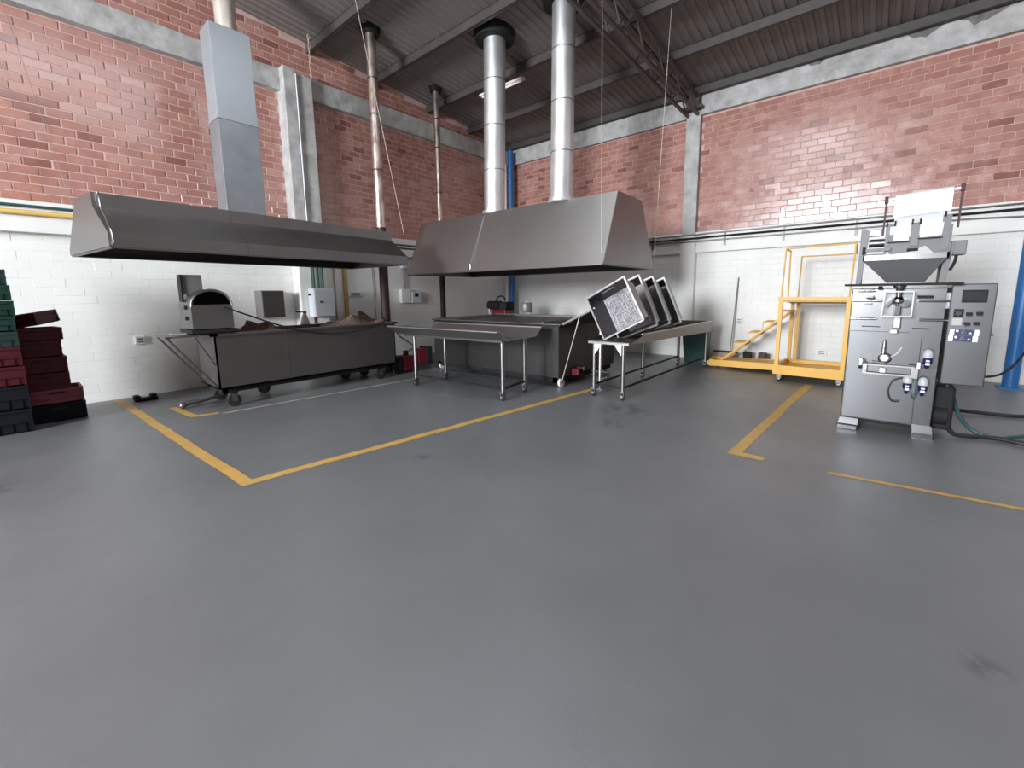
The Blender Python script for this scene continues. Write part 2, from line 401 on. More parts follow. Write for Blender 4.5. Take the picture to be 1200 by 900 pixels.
# painted white ledges under the brickwork
trim(5, MB().box((-3, YL+.02, ZL), (CX0, YL-.12, ZB-.01), .008), M['white_wall'], 'white painted ledge beam under the bricks, left of the column')
trim(6, MB().box((CX1, YL+.02, ZL), (XR, YL-.12, ZB-.01), .008), M['white_wall'], 'white painted ledge beam between the column and the corner')
trim(7, MB().box((XR+.02, YL-.12, ZL-.04), (XR-.10, PY1, ZB-.02), .008), M['white_wall'], 'white painted ledge beam from the corner to the pillar')
trim(8, MB().box((XR+.02, PY0, ZL-.04), (XR-.10, -5.5, ZB-.01), .008), M['white_wall'], 'white painted ledge beam right of the pillar')
# column on the left wall: rendered, with a groove and thin pipe up its face
colm = MB()
colm.box((CX0, YL+.01, 0), (CX0+.20, CYF, ZT1-.02), .01).box((CX0+.23, YL+.01, 0), (CX1, CYF+.03, ZT1-.06), .01).box((CX0+.19, YL, 0), (CX0+.24, CYF+.06, ZT1-.1))
c1 = trim(9, colm, [M['concrete']], 'projecting concrete column on the left brick wall')
MB().cyl((CX0+.215, CYF-.005, 2.45), (CX0+.215, CYF-.005, 5.42), .014, n=10).build('conduit', M['box_white'], c1, label='thin pale conduit up the column')
MB().box((CX0-.006, YL-.01, 0), (CX0+.205, CYF-.008, ZB)).box((CX0+.228, YL-.01, 0), (CX1+.006, CYF+.022, ZB)).build('white_paint', M['white_wall'], c1, label='white painted lower half of the column')
p1 = trim(10, MB().box((XR+.01, PY0, ZB-.06), (XR-.14, PY1, ZT0+.10), .01), M['concrete'], 'slim grey concrete pillar on the right brick wall')
MB().box((XR+.01, PY0-.02, 0), (XR-.15, PY1+.02, ZB-.05), .006).build('white_paint', M['white_wall'], p1, label='white painted lower half of the pillar')
MB().box((XR-.02, PY0-.06, ZT0+.12), (XR-.28, PY1+.06, ZT0+.17)).box((XR-.04, PY0+.02, ZT0+.17), (XR-.24, PY1-.02, ZT1+.08)).build('truss_bracket', M['truss'], p1)
# walls behind the camera
DX0, DX1, DS, DZ = .9, 4.7, 2.2, 5.3
wallmesh('wall_front', [([(XF, YB, 0), (XF, DX0, 0), (XF, DX0, DZ), (XF, YB, DZ)], 0), ([(XF, DX1, 0), (XF, YL, 0), (XF, YL, DZ), (XF, DX1, DZ)], 0), ([(XF, YB, DZ), (XF, YL, DZ), (XF, YL, roofz(XF)), (XF, YB, roofz(XF))], 1)], [M['back_wall'], M['back_brick']])
wallmesh('wall_back', [([(XF, YB, 0), (XR, YB, 0), (XR, YB, ZB), (XF, YB, ZB)], 0), ([(XF, YB, ZB), (XR, YB, ZB), (XR, YB, roofz(XR)), (XF, YB, roofz(XF))], 1)], [M['back_wall'], M['back_brick']])
wd = MB().quad((XF-.05, DX0, DS), (XF-.05, DX1, DS), (XF-.05, DX1, DZ), (XF-.05, DX0, DZ)).build('window_1', M['daylight'], kind='structure')
MB().box((XF-.06, DX0, 0), (XF-.02, DX1, DS)).build('sill_wall', M['white_wall'], wd)
fr = MB()
for i in range(4): y = DX0+(DX1-DX0)*i/3; fr.box((XF-.04, y-.03, DS), (XF+.03, y+.03, DZ))
for z in (DS+.03, DZ-.03): fr.box((XF-.04, DX0, z-.03), (XF+.03, DX1, z+.03))
fr.build('window_frame', M['purlin'], wd)

# roof: corrugated sheet with a skylight strip behind the view, an added unseen fill panel, purlins and one lattice truss
SX0, SX1, SY0, SY1 = -.6, 4.5, .9, 4.4
UX0, UX1, UY0, UY1 = 5.2, 8.4, -5.0, -2.4  # second glowing roof panel, out of view, added to brighten the far floor
ceil = MB()
def corr(x0, x1, y0, y1):
    p = .152; row = []; prof_ = [(0, 0), (.045, 0), (.06, .025), (.12, .025), (.135, 0), (.152, 0)]
    def hgt(y):   # one continuous wave across all sheets
        t = (y-YB) % p
        for (a, za), (b, zb_) in zip(prof_, prof_[1:]):
            if a <= t <= b: return za+(zb_-za)*(t-a)/(b-a)
        return 0
    ys = {y0, y1}; k = int((y0-YB)/p)
    while YB+k*p < y1:
        for a, _ in prof_[:-1]:
            if y0 < YB+k*p+a < y1: ys.add(YB+k*p+a)
        k += 1
    row = [(y, hgt(y)) for y in sorted(ys)]
    n = len(row); vs = [(x0, a, roofz(x0)+dz) for a, dz in row]+[(x1, a, roofz(x1)+dz) for a, dz in row]
    ceil.add(vs, [(i, i+1, n+i+1, n+i) for i in range(n-1)])
corr(SX1, UX0, YB, YL+.1); corr(UX1, XR+.1, YB, YL+.1); corr(UX0, UX1, YB, UY0); corr(UX0, UX1, UY1, YL+.1); corr(XF, SX0, YB, YL+.1); corr(SX0, SX1, YB, SY0); corr(SX0, SX1, SY1, YL+.1)
ceil = ceil.build('ceiling', M['roof'], kind='structure')
MB().quad((SX0, SY0, roofz(SX0)+.03), (SX1, SY0, roofz(SX1)+.03), (SX1, SY1, roofz(SX1)+.03), (SX0, SY1, roofz(SX0)+.03)).quad((UX0, UY0, roofz(UX0)+.03), (UX1, UY0, roofz(UX1)+.03), (UX1, UY1, roofz(UX1)+.03), (UX0, UY1, roofz(UX0)+.03)).build('window_2_with_fill', M['skylight'], kind='structure')
def purlin(x):
    z = roofz(x); mb = MB(); t = .006
    mb.box((x-.03, YB, z-.16), (x-.03+t, YL, z-.002)).box((x-.03, YB, z-.012), (x+.035, YL, z-.004)).box((x-.03, YB, z-.16), (x+.035, YL, z-.154)).box((x+.029, YB, z-.16), (x+.035, YL, z-.135))
    mb.build('purlin', M['purlin'], ceil)
for x in (9.80, 8.38, 7.02, 5.57, 4.22, -3.0, -4.5, -6, -7.5, -9): purlin(x)
tr = MB()
TY = 3.30
def tz(x): return 5.16+.03*(9.5-x)
def tzu(x): return roofz(x)-.20
for dy in (-.10, .10):
    tr.bar((9.8, TY+dy, tz(9.8)), (-10.9, TY+dy, tz(-10.9)), .05, .05); tr.bar((9.8, TY+dy, tzu(9.8)), (-10.9, TY+dy, tzu(-10.9)), .05, .05)
truss = tr.build('roof_truss', M['truss'], ceil)
for i in range(24):
    xa = 9.7-.42*i*1.6/1.6; xb = xa-.42
    for dy in (-.10, .10):
        a, b = ((xa, TY+dy, tz(xa)), (xb, TY+dy, tzu(xb))) if i % 2 == 0 else ((xa, TY+dy, tzu(xa)), (xb, TY+dy, tz(xb)))
        MB().bar(a, b, .022).build('lattice_bar', M['truss'], truss)
MB().bar((9.85, YL, 5.60), (9.85, -5.5, 5.60), .10, .12).build('eave_channel', M['purlin'], ceil)
gt = thing('ceiling_light', 'slim pale tube light fixed under the roof behind the chimneys', 'light', (7.2, 6.35, 5.74))
MB().box((7.15, 5.75, 5.715), (7.25, 6.95, 5.76)).build('housing', M['tube'], gt)
MB().cyl((7.2, 5.8, 5.70), (7.2, 6.9, 5.70), .02, n=12).build('tube', M['plastic_white'], gt)

# ------------------------------------------------------------ hoods
def frustum_hood(name, label, T, x0, x1, y0, y1, zb, zl, prof_front, prof_back, axis, m, minner, seams):
    """shell swept along its length; cross-section points (d, z) from front lip to back lip"""
    t = thing(name, label, 'range hood', tuple(T @ Vector(((x0+x1)/2, (y0+y1)/2, zb))))
    return t
# long hood over the left tank: length along x (local), front towards -y
a1 = math.atan2(6.13-5.74, 4.45-.72)
T1 = Matrix.Translation((.72, 5.72, 0)) @ Matrix.Rotation(a1, 4, 'Z')
LH = 3.76
h1 = thing('extractor_hood', 'long low dark steel extractor hood with square duct above the left tank', 'extractor hood', tuple(T1 @ Vector((LH/2, .8, 2.0))))
prof = [(0, 2.0), (0, 2.13), (.38, 2.42), (.38, 2.56), (1.0, 2.57), (1.55, 2.06), (1.55, 2.0)]
def shell(T, prof, L_, par, th=.012):
    """prof in (depth y, z), swept along local x from 0 to L_, open below, capped ends"""
    n = len(prof); mb = MB(T)
    inn = [(y+(th if y < .7 else -th)*(1 if i not in (3, 4) else .5), z-(th if 1 < i < n-2 else 0)) for i, (y, z) in enumerate(prof)]
    for P in (prof,):
        vs = [(0, y, z) for y, z in P]+[(L_, y, z) for y, z in P]
        mb.add(vs, [(i, i+1, n+i+1, n+i) for i in range(n-1)])
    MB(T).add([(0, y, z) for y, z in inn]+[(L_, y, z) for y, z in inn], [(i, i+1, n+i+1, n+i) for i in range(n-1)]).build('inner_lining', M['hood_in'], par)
    # rim strips joining outer and inner
    for (a, b) in ((prof[0], inn[0]), (prof[-1], inn[-1])):
        mb.quad((0, a[0], a[1]), (L_, a[0], a[1]), (L_, b[0], b[1]), (0, b[0], b[1]))
    return mb
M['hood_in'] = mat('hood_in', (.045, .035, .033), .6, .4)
shell(T1, prof, LH, h1).build('canopy', M['steel_dull'], h1)
def endcap(T, prof, x, th, name, m, par):
    return MB(T).prism([(x, y, z) for y, z in prof], (th, 0, 0)).build(name, m, par)
endcap(T1, prof, -.012, .012, 'end_panel', M['steel_dull'], h1); endcap(T1, prof, LH, .012, 'end_panel', M['steel_dull'], h1)
MB(T1).box((0, .0, 1.985), (LH, .03, 2.0)).box((0, 1.52, 1.985), (LH, 1.55, 2.0)).box((0, 0, 1.985), (.03, 1.55, 2.0)).box((LH-.03, 0, 1.985), (LH, 1.55, 2.0)).build('lip', M['steel_dark'], h1)
for xs in (1.25, 2.5):
    MB(T1).prism([(xs, -.003, 2.01), (xs, -.003, 2.13), (xs, .377, 2.423), (xs, .377, 2.55), (xs, .384, 2.55), (xs, .384, 2.42), (xs, .004, 2.12), (xs, .004, 2.01)], (.008, 0, 0)).build('seam', M['steel_dark'], h1)
MB().tube([(.74, 5.70, 2.02), (.735, 5.73, 2.15), (.73, 5.90, 2.30), (.722, 6.06, 2.42), (.72, 6.07, 2.56)], .010, 6).build('edge_bead', M['chrome'], h1)
# square galvanised duct
dt = MB(); dx0, dx1, dy0, dy1 = 2.14, 2.64, 7.00, 7.38
dt.box((dx0, dy0, 3.90), (dx1, dy1, 5.10), .006); dt.build('square_duct', M['galv'], h1, label='pale upper length of the square duct')
M['galv2'] = mat('galv2', (.25, .265, .285), .42, .55, var=.12, vscale=3)
MB().box((dx0, dy0, 2.5), (dx1, dy1, 3.90), .006).build('square_duct', M['galv2'], h1, label='darker lower length of the square duct')
MB().box((dx0-.006, dy0-.006, 3.90), (dx1+.006, dy1+.006, 3.925)).build('duct_seam', M['galv'], h1)
MB().cyl((2.42, 7.2, 5.10), (2.42, 7.2, 6.35), .13, n=28).build('flue', mat('flue', (.62, .55, .48), .4, .6, var=.2, vscale=4), h1, label='round cream flue above the square duct')

# second hood: length along y; front towards -x
a2 = math.atan2(5.42-5.61, 7.45-3.06)   # x drift along y
T2 = Matrix.Translation((5.61, 3.06, 0)) @ Matrix.Rotation(-a2, 4, 'Z') @ Matrix(((0, 1, 0, 0), (1, 0, 0, 0), (0, 0, 1, 0), (0, 0, 0, 1)))
LH2 = 4.38
h2 = thing('extractor_hood', 'large bright trapezoid steel extractor hood with two chimneys above the right tank', 'extractor hood', tuple(T2 @ Vector((LH2/2, .95, 1.9))))
prof2 = [(0, 1.9), (.043, 2.0), (.45, 2.98), (1.38, 2.98), (1.97, 2.0), (1.98, 1.9)]
shell(T2, prof2, LH2, h2).build('canopy', M['steel'], h2)
endcap(T2, prof2, -.012, .012, 'end_panel', M['steel_dull'], h2); endcap(T2, prof2, LH2, .012, 'end_panel', M['steel_dull'], h2)
MB(T2).box((0, .0, 1.885), (LH2, .03, 1.9)).box((0, 1.95, 1.885), (LH2, 1.98, 1.9)).box((0, 0, 1.885), (.03, 1.98, 1.9)).box((LH2-.03, 0, 1.885), (LH2, 1.98, 1.9)).build('lip', M['steel_dark'], h2)
MB(T2).prism([(2.62, -.003, 1.91), (2.62, .005, 2.0), (2.62, .444, 2.98), (2.62, .456, 2.98), (2.62, .018, 2.0), (2.62, .01, 1.91)], (.008, 0, 0)).build('seam', M['chrome'], h2)
MB(T2).box((2.60, -.012, 1.93), (2.65, 0, 2.02), .004).build('seam_bracket', M['chrome'], h2)
def chimney(x, y, r, lean=(0, 0), nm='chimney'):
    z0, z1 = 2.97, roofz(x)+.0
    mb = MB().cyl((x, y, z0), (x+lean[0], y+lean[1], z1), r, r*.98, n=36, caps=False)
    o = mb.build(nm, M['chim'], h2)
    for k in range(1, 5):
        t = k*.75/(z1-z0)
        if t > .98: break
        p = Vector((x+lean[0]*t, y+lean[1]*t, z0+k*.75)); MB().cyl(p, p+Vector((0, 0, .012)), r*1.02, n=36).build('joint_band', M['steel_dull'], o)
    MB().cyl((x, y, z0), (x, y, z0+.05), r*1.18, n=36).build('collar', M['chim'], o)
    MB().cyl((x+lean[0], y+lean[1], z1-.12), (x+lean[0], y+lean[1], z1+.03), r*1.75, r*1.9, n=30).build('roof_flashing', M['black'], o)
chimney(6.13, 5.62, .195, (-.05, -.12)); chimney(6.10, 4.10, .185, (-.02, -.05))

# two thin stove pipes
def pipe(name, label, x, y, r, z0, zs, z1, m_up):
    t = thing(name, label, 'pipe', (x, y, z0))
    MB().cyl((x, y, z0), (x, y, zs), r*.95, n=20).build('lower_length', M['soot'], t, label='sooty black lower length')
    MB().cyl((x, y, zs), (x, y, z1), r, n=20).build('upper_length', m_up, t)
    for z in (zs, 3.75, 4.7, 5.3):
        if z < z1: MB().cyl((x, y, z), (x, y, z+.02), r*1.06, n=20).build('joint_ring', M['soot'], t)
    MB().cyl((x, y, z1-.10), (x, y, z1+.04), r*1.8, r*2.2, n=20).build('roof_flashing', M['black'], t)
pipe('flue_pipe', 'thicker thin-walled flue pipe rising behind the long hood beside the column', 4.70, 7.2, .088, 0, 2.72, roofz(4.7)+.02, M['rusty'])
pipe('flue_pipe', 'slim rusty flue pipe rising between the two hoods', 6.62, 7.76, .067, 0, 2.0, roofz(6.62)+.02, M['rusty'])

# ------------------------------------------------------------ suspension wires
def wire(label, a, b, r=.004, m='wire', name='hanging_wire'):
    tag(MB().cyl(a, b, r, n=6).build(name, M[m]), label, 'wire')
wire('thin straight wire holding the front corner of the bright trapezoid hood', (5.68, 3.12, 2.05), (5.68, 3.18, roofz(5.68)))
wire('thin slanting wire behind the trapezoid hood, from the truss down to its rear corner', (7.50, 3.08, 2.05), (7.05, 2.75, roofz(7.05)))
wire('pale slanting wire crossing the thicker flue pipe down to the gap between the hoods', (4.45, 6.15, 2.5), (3.9, 6.4, roofz(3.9)), .005, 'tan')
wire('thin dark wire slanting down the left bricks to the end of the long hood', (.70, 7.3, 2.1), (.30, 8.0, 5.4), .003, 'box_grey')
tag(MB().tube([(4.02+.012*math.cos(k*.8), 8.1+.012*math.sin(k*.8), 5.35+k*.02) for k in range(38)], .007, 6).tube([(4.03-.012*math.cos(k*.8), 8.1-.012*math.sin(k*.8), 5.35+k*.02) for k in range(38)], .007, 6).build('rope', M['tan']), 'twisted tan cable dropping from the roof to the top of the column', 'rope')

# ------------------------------------------------------------ pipes and conduits on the walls
def run(name, label, cat, pts, r, m, group=None):
    return tag(MB().tube(pts, r, 8).build(name, m), label, cat, group)
run('wall_pipe', 'yellow gas pipe running along the ledge beam of the left wall', 'pipe', [(-3, YL-.16, 2.60), (3.50, YL-.16, 2.60)], .032, M['yellow_pipe'])
run('wall_pipe', 'dark teal pipe running just above the yellow one on the left wall', 'pipe', [(-3, YL-.15, 2.685), (3.50, YL-.15, 2.685)], .018, M['teal'])
run('wall_conduit', 'grey conduit on the ledge beam between the column and the corner, upper one', 'conduit', [(4.2, YL-.14, 2.62), (9.6, YL-.14, 2.62)], .016, M['steel_dull'])
run('wall_conduit', 'grey conduit on the ledge beam between the column and the corner, lower one', 'conduit', [(4.2, YL-.14, 2.55), (9.6, YL-.14, 2.55)], .016, M['steel_dull'])
run('wall_conduit', 'black conduit along the ledge beam of the right wall, uppermost of the run', 'conduit', [(XR-.13, 8.2, 2.70), (XR-.17, 3.5, 2.70), (XR-.17, 3.1, 2.70), (XR-.13, 2.9, 2.71), (XR-.13, -5, 2.71)], .014, M['steel_dull'])
run('wall_conduit', 'thick black cable along the ledge beam of the right wall, middle of the run', 'conduit', [(XR-.14, 8.2, 2.62), (XR-.18, 3.5, 2.62), (XR-.18, 3.1, 2.62), (XR-.14, 2.9, 2.63), (XR-.14, -5, 2.63)], .020, M['black'])
run('wall_conduit', 'grey conduit along the ledge beam of the right wall, lowest of the run', 'conduit', [(XR-.13, 8.2, 2.555), (XR-.17, 3.5, 2.555), (XR-.17, 3.1, 2.555), (XR-.13, 2.9, 2.56), (XR-.13, -1.0, 2.55), (XR-.12, -1.6, 2.52), (XR-.12, -5, 2.47)], .013, M['steel_dull'])
for i, y in enumerate((6.9, 5.3, 4.1, 2.55, 1.5, .4, -.72, -1.9)):
    tag(MB().box((XR-.10, y-.018, 2.44), (XR-.125, y+.018, 2.73)).box((XR-.10, y-.018, 2.52), (XR-.16, y+.018, 2.535)).build('conduit_bracket', M['box_grey']), 'small grey bracket carrying the conduits on the right wall, ' + ('behind the trapezoid hood', 'behind the hood middle', 'just right of the trapezoid hood', 'first right of the pillar', 'second one right of the pillar', 'just left of the packing machine', 'just right of the film roll', 'farthest right by the blue post')[i], 'bracket', 'conduit brackets on the right wall')
for i in range(3):
    run('vertical_pipe', ('left', 'middle', 'right')[i] + ' one of three green pipes coming down the column to the pale cabinet', 'pipe', [(3.84+.085*i, 8.235, 1.64), (3.84+.085*i, 8.235, 2.75)], .022, M['greenpipe'], 'green pipes on the column')
run('vertical_pipe', 'yellow pipe coming down the white wall right of the column', 'pipe', [(4.62, YL-.06, 1.0), (4.62, YL-.06, 2.3)], .045, M['ochre'])
run('vertical_pipe', 'slim tan pipe beside the yellow pipe right of the column', 'pipe', [(4.40, YL-.04, 1.0), (4.40, YL-.04, 2.3)], .018, M['tan'])
run('thin_cable', 'thin dark cable hanging down the white wall, left one of two', 'cable', [(5.28, YL-.02, 2.3), (5.33, YL-.02, .9)], .008, M['box_grey'])
run('thin_cable', 'thin dark cable hanging down the white wall, right one of two beside the flue', 'cable', [(5.55, YL-.02, 2.3), (5.68, YL-.02, .9)], .008, M['box_grey'])
run('vertical_pipe', 'blue pipe standing in the corner of the two walls', 'pipe', [(9.66, 8.22, .0), (9.66, 8.22, 5.45)], .075, M['blue'])
run('vertical_pipe', 'slim white pipe next to the blue pipe in the corner', 'pipe', [(9.60, 8.36, .0), (9.60, 8.36, 5.1)], .035, M['plastic_white'])
bp_ = thing('blue_post', 'thick blue post standing at the far right by the white wall', 'post', (9.55, -1.60, 0))
MB().cyl((9.55, -1.60, .02), (9.55, -1.60, 4.6), .085, n=24).build('shaft', M['blue'], bp_)
MB().box((9.42, -1.73, 0), (9.68, -1.47, .02)).build('base_plate', M['blue'], bp_)

# wall sockets, switch boxes
def socket(x, y, z, side, label, wd=.12, ht=.12, m='plastic_white', cover='box_grey'):
    t = thing('wall_socket', label, 'socket', (x, y, z))
    if side == 'L':
        MB().box((x-wd/2, y, z-ht/2), (x+wd/2, y-.035, z+ht/2), .006).build('plate', M[m], t)
        MB().box((x-wd*.3, y-.034, z-ht*.28), (x+wd*.3, y-.042, z-ht*.08)).build('outlet', M[cover], t)
        MB().box((x-wd*.3, y-.034, z+ht*.08), (x+wd*.3, y-.042, z+ht*.28)).build('outlet', M[cover], t)
    else:
        MB().box((x, y-wd/2, z-ht/2), (x-.035, y+wd/2, z+ht/2), .006).build('plate', M[m], t)
        MB().box((x-.034, y-wd*.3, z-ht*.28), (x-.042, y+wd*.3, z-ht*.08)).build('outlet', M[cover], t)
        MB().box((x-.034, y-wd*.3, z+ht*.08), (x-.042, y+wd*.3, z+ht*.28)).build('outlet', M[cover], t)
socket(1.25, YL, .86, 'L', 'small white double socket on the bare white wall left of the tank')
socket(4.85, YL, 1.52, 'L', 'wide small socket strip on the white wall right of the column', .34, .10)
socket(2.24, YL, 1.53, 'L', 'small socket strip on the wall behind the round-topped oven', .30, .11)
socket(XR, 2.20, .86, 'R', 'small white double socket between the table end and the yellow stair')
socket(XR, .74, .30, 'R', 'low white socket on the wall seen through the yellow frame', .16, .11)
socket(XR, 3.62, 1.30, 'R', 'small tall white socket by the pillar, above the tilted trays', .13, .28)
socket(XR, 3.80, 1.20, 'R', 'square grey cover plate on the white wall beside the tilted trays', .22, .20, 'box_grey', 'steel_dull')

eb = thing('junction_box', 'dark grey steel junction box projecting from the white wall above the tank', 'electrical box', (3.10, YL, 1.1))
MB().box((2.90, YL, 1.12), (3.28, 8.24, 1.60), .008).build('body', M['box_grey'], eb)
MB().box((2.91, 8.24, 1.13), (3.27, 8.225, 1.59), .004).build('door', M['steel_dark'], eb)
MB().cyl((3.22, 8.225, 1.38), (3.22, 8.21, 1.38), .015, n=12).build('lock', M['chrome'], eb)
wb = thing('control_cabinet', 'pale grey electrical cabinet hanging on the column above the tank', 'electrical box', (3.92, 8.23, 1.1))
MB().box((3.72, 8.24, 1.10), (4.12, 8.02, 1.63), .008).build('body', M['box_white'], wb)
MB().box((3.73, 8.02, 1.11), (4.11, 8.00, 1.62), .004).build('door', M['box_white'], wb)
MB().cyl((3.84, 8.00, 1.38), (3.84, 7.985, 1.38), .018, n=12).build('lock', M['black'], wb)
MB().box((3.70, 8.2, 1.50), (3.72, 8.12, 1.54)).build('hinge', M['black'], wb)
th_ = thing('switch_box', 'small white switch box with grey dial plate on the wall between the tanks', 'switch', (6.15, YL, 1.25))
MB().box((5.98, YL, 1.30), (6.24, YL-.10, 1.62), .01).build('box', M['plastic_white'], th_)
MB().box((6.26, YL, 1.30), (6.52, YL-.12, 1.56), .01).build('dial_plate', M['box_white'], th_)
MB().box((6.33, YL-.12, 1.44), (6.43, YL-.13, 1.53)).build('dial', M['black'], th_)
MB().cyl((6.10, YL-.04, 1.62), (6.10, YL-.04, 2.34), .018, n=10).build('conduit', M['box_grey'], th_)
MB().box((6.04, YL, 2.10), (6.18, YL-.10, 2.2), .01).build('conduit_box', M['box_white'], th_)

# ------------------------------------------------------------ long tank (left)
tk = thing('cooking_tank', 'long plain dark steel tank on castors under the low hood', 'tank', (3.1, 6.95, 0))
MB().box((1.70, 6.58, .27), (4.46, 6.60, 1.00)).box((1.70, 7.38, .27), (4.46, 7.40, 1.00)).box((1.70, 6.58, .27), (1.72, 7.40, 1.00)).box((4.44, 6.58, .27), (4.46, 7.40, 1.00)).box((1.70, 6.58, .27), (4.46, 7.40, .29)).build('body', M['steel_dark'], tk)
MB().box((1.66, 6.54, .985), (4.50, 6.62, 1.015)).box((1.66, 7.36, .985), (4.50, 7.44, 1.015)).box((1.66, 6.54, .985), (1.74, 7.44, 1.015)).box((4.42, 6.54, .985), (4.50, 7.44, 1.015)).build('rim', M['steel_dark'], tk)
MB().box((1.76, 6.66, .20), (4.40, 6.72, .27)).box((1.76, 7.28, .20), (4.40, 7.34, .27)).box((1.76, 6.66, .20), (1.82, 7.34, .27)).box((4.34, 6.66, .20), (4.40, 7.34, .27)).build('chassis', M['black'], tk)
for x in (2.6, 3.5): MB().box((x, 6.576, .28), (x+.006, 6.579, .98)).build('seam', M['steel_dull'], tk)
def castor(x, y, h, r, par, m='rubber', tw=.035):
    MB().box((x-.05, y-.04, h-.012), (x+.05, y+.04, h)).box((x-.035, y-tw*.8, r*.9), (x+.035, y-tw*.65, h)).box((x-.035, y+tw*.65, r*.9), (x+.035, y+tw*.8, h)).build('castor', M['steel_dark'], par)
    return par
def castor2(x, y, h, r, par, m='rubber', tw=.035):
    c = MB().box((x-.05, y-.04, h-.012), (x+.05, y+.04, h)).box((x-.03, y-tw*.8, r*.9), (x+.03, y-tw*.6, h)).box((x-.03, y+tw*.6, r*.9), (x+.03, y+tw*.8, h)).build('castor', M['steel_dark'], par)
    MB().cyl((x, y-tw/2, r), (x, y+tw/2, r), r, n=20).cyl((x, y-tw*.7, r), (x, y+tw*.7, r), r*.35, n=12).build('wheel', M[m], c)
for x, y in ((1.88, 6.66), (1.88, 7.25), (2.45, 7.2), (4.2, 6.70), (4.2, 7.25), (3.8, 7.2)): castor2(x, y, .20, .085, tk, tw=.05)
# bracket shelf and diagonal braces carrying the oven
MB().box((1.20, 6.62, .995), (1.70, 7.20, 1.015)).build('side_shelf', M['steel_dull'], tk)
MB().bar((1.22, 6.64, 1.0), (1.70, 6.62, .30), .022).build('brace', M['steel_dark'], tk)
MB().bar((1.22, 7.18, 1.0), (1.70, 7.18, .30), .022).build('brace', M['steel_dark'], tk)
MB().bar((1.24, 6.62, 1.0), (1.24, 7.2, 1.0), .022).build('brace', M['steel_dark'], tk)
MB().bar((1.50, 6.62, 1.0), (1.695, 6.62, .6), .016).build('brace', M['steel_dark'], tk)
MB().box((2.1, 6.66, .93), (4.40, 7.34, .965)).build('lining', M['kraft'], tk, label='reddish brown lining of the tank')
# drain valve lying at the left foot
dv = thing('drain_valve', 'small grey metal drain coupling on the floor at the left end of the tank', 'valve', (1.55, 7.2, 0))
MB().lathe((1.38, 7.02, .045), [(0, 0), (.03, 0), (.042, .02), (.042, .06), (.03, .09), (0, .09)], 18, (0, 1, .1)).build('flange', M['steel_dull'], dv)
MB().tube([(1.40, 7.06, .05), (1.55, 7.08, .055), (1.80, 7.1, .09)], .022, 10).build('pipe', M['steel_dull'], dv)
MB().box((1.40, 6.98, .10), (1.56, 7.02, .118)).build('handle', M['steel_dull'], dv)
# crumpled kraft cloths on the tank
def crumple(name, label, c, sx, sy, h, seed, m):
    random.seed(seed); n = 14; vs = []; fs = []
    for i in range(n+1):
        for j in range(n+1):
            u, v = i/n*2-1, j/n*2-1; r = max(abs(u), abs(v))
            z = h*max(0, 1-r**1.6)*(.55+.75*noise.noise(Vector((u*1.7+seed, v*1.7, seed*.37)))+.35*abs(noise.noise(Vector((u*4, v*4+seed, 1)))))
            vs.append((c[0]+sx*u*(1+.1*noise.noise(Vector((u, v, seed)))), c[1]+sy*v, c[2]+max(0, z)))
    for i in range(n):
        for j in range(n): a = i*(n+1)+j; fs.append((a, a+1, a+n+2, a+n+1))
    mb = MB(); mb.add(vs, fs); k = len(vs)
    mb.add([(x, y, c[2]) for x, y, z in vs], [f[::-1] for f in fs]); random.seed(7)
    return tag(mb.build(name, m), label, 'cloth')
crumple('crumpled_cloth', 'crumpled brown cloth heaped on the right end of the long tank', (3.95, 7.0, .966), .55, .32, .30, 3, M['kraft'])
crumple('crumpled_cloth', 'low crumpled reddish cloth on the tank right beside the round-topped oven', (2.40, 7.0, .966), .30, .26, .22, 5, M['kraft'])
fn = thing('funnel_bottle', 'small pale plastic bottle with a conical body standing at the rear rim of the tank', 'bottle', (3.25, 7.40, 1.015))
MB().lathe((3.25, 7.40, 1.016), [(0, 0), (.075, 0), (.07, .05), (.03, .17), (.022, .2), (0, .2)], 16).build('body', M['plastic_white'], fn)
MB().box((3.23, 7.36, 1.21), (3.27, 7.42, 1.235)).bar((3.24, 7.39, 1.225), (3.10, 7.37, 1.235), .02).build('spray_head', M['black'], fn)
run('power_cable', 'black cable drooping from the oven along the front of the long tank', 'cable', spline([(1.85, 6.56, 1.36), (2.05, 6.50, 1.27), (2.45, 6.49, 1.10), (2.9, 6.50, .955), (3.4, 6.50, .90), (3.9, 6.50, .94), (4.2, 6.55, 1.03), (4.45, 6.7, 1.05)], 6), .011, M['black'])
# oven / blower with half-round top
ov = thing('round_top_oven', 'grey steel oven with an arched top and dark opening on the end of the tank', 'oven', (1.65, 6.9, 1.03))
ox0, ox1, oy0, oy1, oz0, ozs = 1.50, 1.96, 6.62, 7.18, 1.09, 1.38
def arch(y, x0, x1, z0, zs, n=18, rise=.20):
    c = (x0+x1)/2; r = (x1-x0)/2
    return [(x0, y, z0), (x1, y, z0)]+[(c+r*math.cos(math.pi*k/n), y, zs+rise*math.sin(math.pi*k/n)) for k in range(n+1)]
MB().prism(arch(oy0, ox0, ox1, oz0, ozs, 20, .22), (0, oy1-oy0, 0)).build('body', M['steel_dull'], ov)
MB().prism([(1.73+.205*math.cos(math.pi*k/18), oy0-.004, ozs+.02+.17*math.sin(math.pi*k/18)) for k in range(19)], (0, .003, 0)).build('opening', mat('unlit_black', (.002, .002, .002), .9, spec=0), ov, label='flat black half-moon painted as the unlit opening')  # no hollow behind it: pure black plate stands in for the shade inside
MB().tube([(1.73+.228*math.cos(math.pi*k/18), oy0-.006, ozs+.215*math.sin(math.pi*k/18)) for k in range(19)], .009, 6).build('trim_ring', M['steel'], ov)
